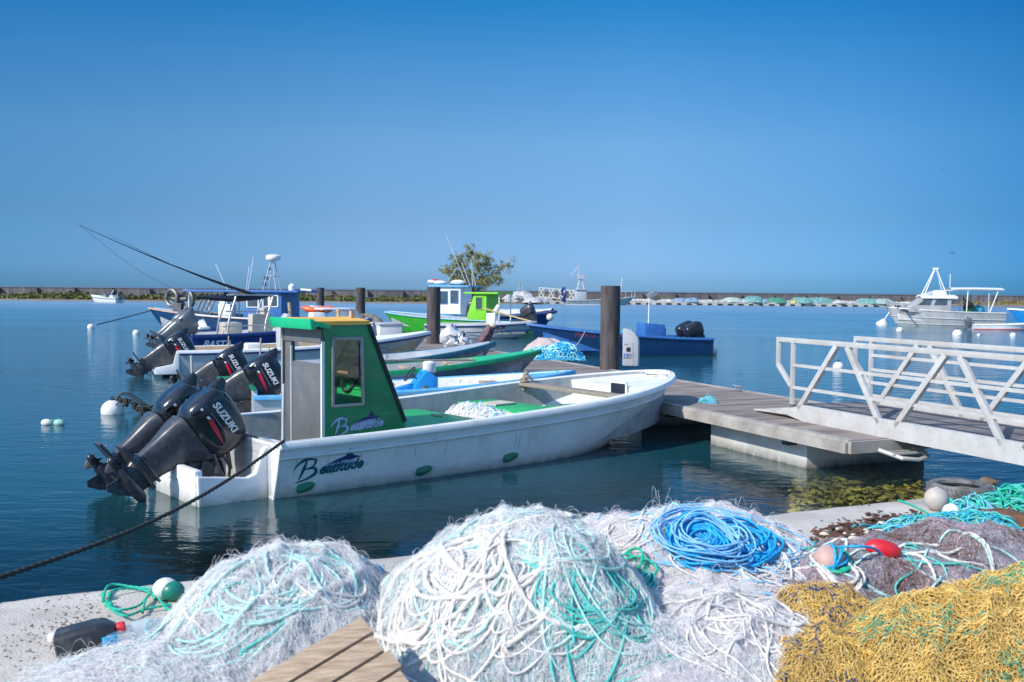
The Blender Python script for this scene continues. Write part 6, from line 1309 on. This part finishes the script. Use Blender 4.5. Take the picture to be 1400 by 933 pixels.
mF.fibres('green_strands', mat('emerald_twine', (.05, .36, .24), .7, var=.3, scale=20), tFn, 420, 12, .011, .0020, .012, .4, .010, patch=2.9); mF.fibres('netting', fib_y2, tFn, 1200, 10, .012, .0013, .010, .45)
# ------------------------------------------------------------------ smaller gear
def on(px, py, dz=0.): p = at(px, py, QZ+dz); return p
# jerrycan
p = on(117, 868, .07); t = thing('jerrycan', 'black plastic jerrycan with red cap lying on the quay at left', 'jerrycan', (p.x, p.y, QZ), .32); t.scale = (.8, .8, .8)
rings = [sring(0, 0, z, a, b, 4, 20) for z, a, b in ((-.14, .075, .055), (-.13, .09, .068), (-.04, .094, .07), (.05, .094, .07), (.10, .085, .062), (.135, .05, .04), (.15, .032, .032))]
R = Matrix.Rotation(PI/2, 3, 'Y') @ Matrix.Rotation(PI/2, 3, 'Z'); R = Matrix.Rotation(-.18, 3, 'Y') @ R
mb = MB().loft([[R @ v+Vector((0, 0, .075)) for v in r] for r in rings]); mb.build('body', mat('dull_black_plastic', (.03, .032, .036), .42, var=.2, dirt=(.14, .14, .14), damt=.5, dscale=9), t, 50)
mb = MB().lathe([(.030, .15), (.032, .155), (.032, .19), (.026, .195), (.004, .196)], 18); mb.v = [tuple(R @ Vector(v)+Vector((0, 0, .075))) for v in mb.v]; mb.build('cap', red_p, t, 30)
o = MB().box((0, 0, .02), (.04, .035, .04)).build('foam_piece', white_p, None, bevel=.015); q = on(72, 878); o.location = q; tag(o, 'small white foam block at the base of the black jerrycan', 'foam')
# bottle
pm_ = bpy.data.materials.new('clear_bottle_plastic'); pm_.use_nodes = True; b_ = pm_.node_tree.nodes['Principled BSDF']; b_.inputs['Base Color'].default_value = (.75, .87, .92, 1); b_.inputs['Alpha'].default_value = .35; b_.inputs['Roughness'].default_value = .08
p = on(183, 868, .04); t = thing('plastic_bottle', 'crumpled clear plastic bottle with light blue base beside the jerrycan', 'bottle', (p.x, p.y, QZ+.035), .95)
mb = MB().lathe([(.01, -.15), (.04, -.15), (.045, -.13), (.043, -.08), (.046, -.07), (.043, -.02), (.046, 0), (.045, .06), (.035, .10), (.016, .135), (.015, .16), (.004, .162)], 18, (0, 0, .012), (1, 0, .08)); r_ = random.Random(3); mb.v = [(x, y+r_.uniform(-.003, .003), z+r_.uniform(-.004, .003)) for x, y, z in mb.v]; mb.build('body', pm_, t, 30)
MB().lathe([(.01, -.153), (.042, -.153), (.047, -.13), (.045, -.095), (.02, -.09)], 18, (0, 0, .012), (1, 0, .08)).build('base_label', mat('sky_blue_film', (.08, .42, .68), .3), t)
# green and white float with its green rope
p = on(228, 822); t = thing('net_float', 'half green half white oval float on the quay behind the bottle', 'float', (p.x, p.y, QZ), .2); t.scale = (.76, .76, .76)
MB().ball((-.01, .03, .07), .07, 16, (1.15, 1, 1)).build('shell', buoy_w, t); MB().ball((.035, .0, .062), .066, 16, (1.15, 1, .95)).build('lower_half', mat('deep_green_plastic', (.01, .19, .13), .4, var=.2), t)
q0 = on(150, 830, .02); gro = [((140, 822), (150, 800), (185, 803), (215, 806)), ((145, 828), (165, 834), (190, 828), (206, 812), (212, 820)), ((148, 812), (160, 806), (190, 805), (208, 812)), ((150, 832), (172, 842), (200, 833), (235, 826)), ((195, 838), (200, 818), (212, 812), (226, 830), (240, 838))]
V, Fq = merge([twisted(spline([tuple(on(a, b, .02+.01*(i % 2))) for i, (a, b) in enumerate(pl)], 12), .0055) for pl in gro]); o = npmesh('rope', V, Fq, rope_g); tag(o, 'loops of sea green rope lying by the green and white float', 'rope')
mb = MB(); r_ = random.Random(4)
for k in range(10): a = on(144+r_.uniform(-6, 8), 820+r_.uniform(-8, 10), .02); mb.ball(a, r_.uniform(.008, .016), 7)
mb.build('knot', rope_g, o)
# scraps between the left and centre mounds
p = on(512, 803); mb = MB(); r_ = random.Random(8)
for k in range(90):
    R = Matrix.Rotation(r_.uniform(0, 6), 3, 'Z') @ Matrix.Rotation(r_.uniform(-.8, .8), 3, 'X'); mb.box((p.x+r_.gauss(0, .06), p.y+r_.gauss(0, .05), QZ+r_.uniform(.005, .06)), (r_.uniform(.02, .06), r_.uniform(.01, .03), .002), R)
tag(mb.build('dry_weed', mat('brown_dry_weed', (.13, .06, .025), .85, scale=12, c2=(.3, .16, .07)), None, 0), 'small heap of brown dry weed between the left and centre net mounds', kind='stuff')
p = on(487, 790); fibre_heap('rope_tuft', 'frayed azure rope tuft behind the left net mound', 'rope', (p.x, p.y, QZ), .13, .09, .06, [('rope', rope_lb, 26, 16, .02, .005, .05, .4), ('rope', rope_b, 22, 16, .02, .005, .04, .4)], 31)
# wrack line
def chips(name, label, m, n, cpx, spread, sz, seed, kind='stuff', flat_=.4):
    mb = MB(); r_ = random.Random(seed)
    for k in range(n):
        i = r_.randrange(len(cpx)-1) if len(cpx) > 1 else 0; u = r_.random(); a = cpx[i]; b = cpx[min(i+1, len(cpx)-1)]; px_ = a[0]*(1-u)+b[0]*u+r_.gauss(0, spread[0]); py_ = a[1]*(1-u)+b[1]*u+r_.gauss(0, spread[1]); q = on(px_, py_)
        R = Matrix.Rotation(r_.uniform(0, 6), 3, 'Z') @ Matrix.Rotation(r_.uniform(-.6, .6), 3, 'X'); s_ = r_.uniform(*sz); mb.ball((q.x, q.y, QZ+r_.uniform(0, sz[1]*.9)), s_, 6, (1.5, .8, flat_), R)
    return tag(mb.build(name, m, None, 60), label, kind=kind)
chips('seaweed_wrack', 'dark brown seaweed wrack strewn along the quay', mat('dark_wrack', (.035, .016, .012), .8, scale=20, c2=(.16, .075, .04)), 1500, [(1130, 752), (1175, 732), (1240, 722), (1290, 738)], (15, 9), (.007, .026), 5)
chips('wrack_crumbs', 'scattered dark weed crumbs on the pale quay', mat('dark_wrack', (.035, .016, .012)), 160, [(1110, 745), (1175, 722), (1250, 712)], (22, 8), (.004, .011), 6)
chips('shell_rubble', 'pale shell and stone rubble in the dark wrack', mat('pale_rubble', (.55, .48, .38), .8, scale=12, c2=(.72, .66, .56)), 120, [(1150, 745), (1200, 732), (1260, 730), (1300, 740)], (16, 8), (.007, .030), 7, flat_=.7)
chips('quay_crumbs', 'small dry debris scattered on the left of the quay', mat('brown_dry_weed', (.13, .06, .025)), 260, [(0, 905), (60, 870), (120, 830), (100, 850)], (30, 14), (.002, .006), 8)
# floats, tyre, disc
def ballfloat(px, py, r, m, lab): q = on(px, py); o = MB().ball((0, 0, r*.95), r, 20); o.lathe([(r*.16, r*1.9), (r*.14, r*1.98), (.004, r*1.99)], 10); o = o.build('net_float', m, None, 60); o.location = (q.x, q.y, QZ); return tag(o, lab, 'float')
ballfloat(1280, 698, .083, mat('beige_float', (.50, .44, .40), .55, var=.12, scale=10, dirt=(.34, .28, .22), damt=.4, dscale=12), 'larger beige ball float on the quay in front of the tyre'); ballfloat(1300, 712, .058, mat('clean_white_float', (.82, .82, .8), .45, var=.04), 'smaller clean white ball float beside the beige one')
pk = far(1133, 768, 4.72); o = MB().ball((0, 0, 0), .078, 20); o.lathe([(.013, .07), (.011, .08), (.004, .081)], 10); o = o.build('net_float', mat('pinkish_float', (.52, .34, .29), .6, var=.15, scale=10, dirt=(.3, .2, .18), damt=.4, dscale=12), None, 60); o.location = pk; tag(o, 'pinkish ball float wrapped in azure cord beside the broad pale net', 'float')
P = [[(pk.x+.086*math.cos(t)*math.cos(ro), pk.y+.086*math.sin(t), pk.z+.086*math.cos(t)*math.sin(ro)) for t in np.linspace(0, 2*PI, 24)] for ro in (.2, .9, 1.4)]
V, Fq = merge([twisted(np.array(p_), .006) for p_ in P]+[twisted(spline([(pk.x+.05, pk.y-.03, pk.z+.08), (pk.x+.14, pk.y-.06, pk.z+.09), (pk.x+.24, pk.y+.02, pk.z+.05), (pk.x+.30, pk.y+.05, pk.z-.03), (pk.x+.15, pk.y+.05, pk.z+.02)], 10), .006)]); tag(npmesh('rope', V, Fq, rope_b), 'azure cord wound round the pinkish float', 'rope')
q = far(1208, 752, 4.80); o = MB().ball((0, 0, 0), .062, 16, (1.5, .9, .8), Matrix.Rotation(.25, 3, 'Y')).build('red_float', red_p, None, 60); o.location = q; tag(o, 'bright red oval float half buried in the dark grey net', 'float')
q = far(1170, 760, 4.85); o = MB().ball((0, 0, 0), .05, 14, (1.5, 1, .8)).build('pale_float', buoy_w, None, 60); o.location = q; tag(o, 'pale oval float between the pinkish and the red one', 'float')
c = Vector((3.30, 7.24, QZ)); t = thing('tyre', 'dusty worn tyre lying flat on the edge of the quay', 'tyre', c)
mb = MB(); rings = []
for i in range(37):
    a = 2*PI*i/36; rings.append([Vector((r*math.cos(a), r*math.sin(a), z)) for r, z in ((.155, .01), (.20, .0), (.225, .025), (.23, .06), (.225, .095), (.20, .12), (.16, .112), (.15, .09), (.185, .06), (.15, .03))])
mb.loft(rings, cap=False); mb.build('carcass', mat('dusty_tyre_rubber', (.06, .06, .065), .85, scale=10, c2=(.19, .185, .18), bump=.5, bscale=40), t, 50); mb = MB()
for i in range(48): a = 2*PI*i/48; mb.box((.228*math.cos(a), .228*math.sin(a), .06), (.012, .014, .09), Matrix.Rotation(a, 3, 'Z') @ Matrix.Rotation(.3, 3, 'X'))
mb.build('tread', mat('dusty_tyre_rubber', (.09, .09, .095)), t, 0)
q = on(1350, 668); o = MB(); r_ = random.Random(5); o.ball((0, 0, .04), .06, 9, (1.3, .9, .8)); o.v = [(x+r_.uniform(-.012, .012), y+r_.uniform(-.012, .012), z+r_.uniform(-.012, .012)) for x, y, z in o.v]; o = o.build('stone', mat('brown_stone', (.16, .11, .07), .9, var=.3)); o.location = (q.x, q.y, QZ); tag(o, 'brown stone on the quay edge right of the tyre', 'stone')
q = on(1378, 718); t = thing('rusty_disc', 'rusty brown round iron disc lying in the turquoise ropes', 'disc', (q.x, q.y, QZ+.02)); t.rotation_euler = (.06, .08, 0); MB().lathe([(.17, 0), (.185, .015), (.175, .04), (.12, .05), (.10, .065), (.03, .07), (.004, .07)], 26).build('plate', mat('brown_rust', (.10, .04, .02), .8, scale=14, c2=(.26, .12, .055), bump=.5, bscale=30), t, 40)
# turquoise ropes at right
for (px_, py_, rx, ry, h_, sp, lab, sd) in ((1300, 732, .52, .30, .08, [('rope', rope_t, 75, 26, .03, .007, .05, .22), ('rope', mat('cyan_rope', (.02, .38, .52), .7, var=.2, scale=30), 80, 26, .03, .0065, .05, .22), ('rope', rope_lb, 14, 26, .03, .006, .05, .2)], 'wide tangle of turquoise and cyan rope in front of the white ball float', 61), (1385, 690, .42, .34, .07, [('rope', rope_t, 55, 26, .03, .0075, .05, .2), ('rope', rope_g, 46, 26, .03, .0075, .05, .2)], 'sea green rope tangle along the quay edge at the right', 62), (1330, 708, .2, .12, .1, [('rope', rope_t, 26, 20, .028, .007, .05, .3), ('rope', rope_lb, 10, 20, .028, .006, .05, .3)], 'small turquoise rope bunch right of the white ball float', 63), (1245, 722, .16, .10, .03, [('rope', mat('cyan_rope', (.02, .38, .52)), 16, 22, .028, .006, .04, .3)], 'thin cyan rope loops left of the beige ball float', 64), (1128, 752, .22, .06, .04, [('rope', rope_b, 9, 20, .03, .006, .02, .15), ('rope', rope_t, 9, 20, .03, .006, .02, .15)], 'short blue and turquoise ropes beside the pinkish float', 65)):
    q = on(px_, py_); fibre_heap('rope_tangle', lab, 'rope', (q.x, q.y, QZ), rx, ry, h_, sp, sd, None, QA)
o = rope('rope', 'single thin sea green rope lying across the quay edge', 'rope', [tuple(on(a_, b_, .01)) for a_, b_ in ((1228, 684), (1245, 690), (1265, 700), (1275, 706))], .006, rope_g)
# pallet of weathered planks leaning in the foreground
O_ = Vector((-.545, 3.60, 1.00)); u = Vector((-.32, -.18, -.15)).normalized(); v = Vector((.175, -.25, -.12)).normalized(); v = (v-u*v.dot(u)).normalized(); n_ = u.cross(v); n_ = n_ if n_.z > 0 else -n_
pl = thing('pallet', 'weathered wooden pallet leaning against the nets at the bottom', 'pallet', O_); Rw = Matrix((u, v, n_)).transposed()
if Rw.determinant() < 0: Rw = Matrix((u, v, -n_)).transposed()
k_ = 1 if (Rw @ Vector((0, 0, 1))).z > 0 else -1
for i, (w0, w1, off) in enumerate(((0, .092, 0), (.104, .192, .012), (.204, .296, -.004), (.308, .40, .01))):
    mb = MB(); mb.box((.45+off, (w0+w1)/2, -.012*k_), (.9, w1-w0, .024)); mb.v = [tuple(Rw @ Vector(q)) for q in mb.v]; mb.build('plank', wood_x, pl, 0, bevel=.004)
for x in (.06, .5):
    mb = MB(); mb.box((x, .17, -.062*k_), (.08, .33, .07)); mb.v = [tuple(Rw @ Vector(q)) for q in mb.v]; mb.build('bearer', wood_x, pl, 0, bevel=.004)
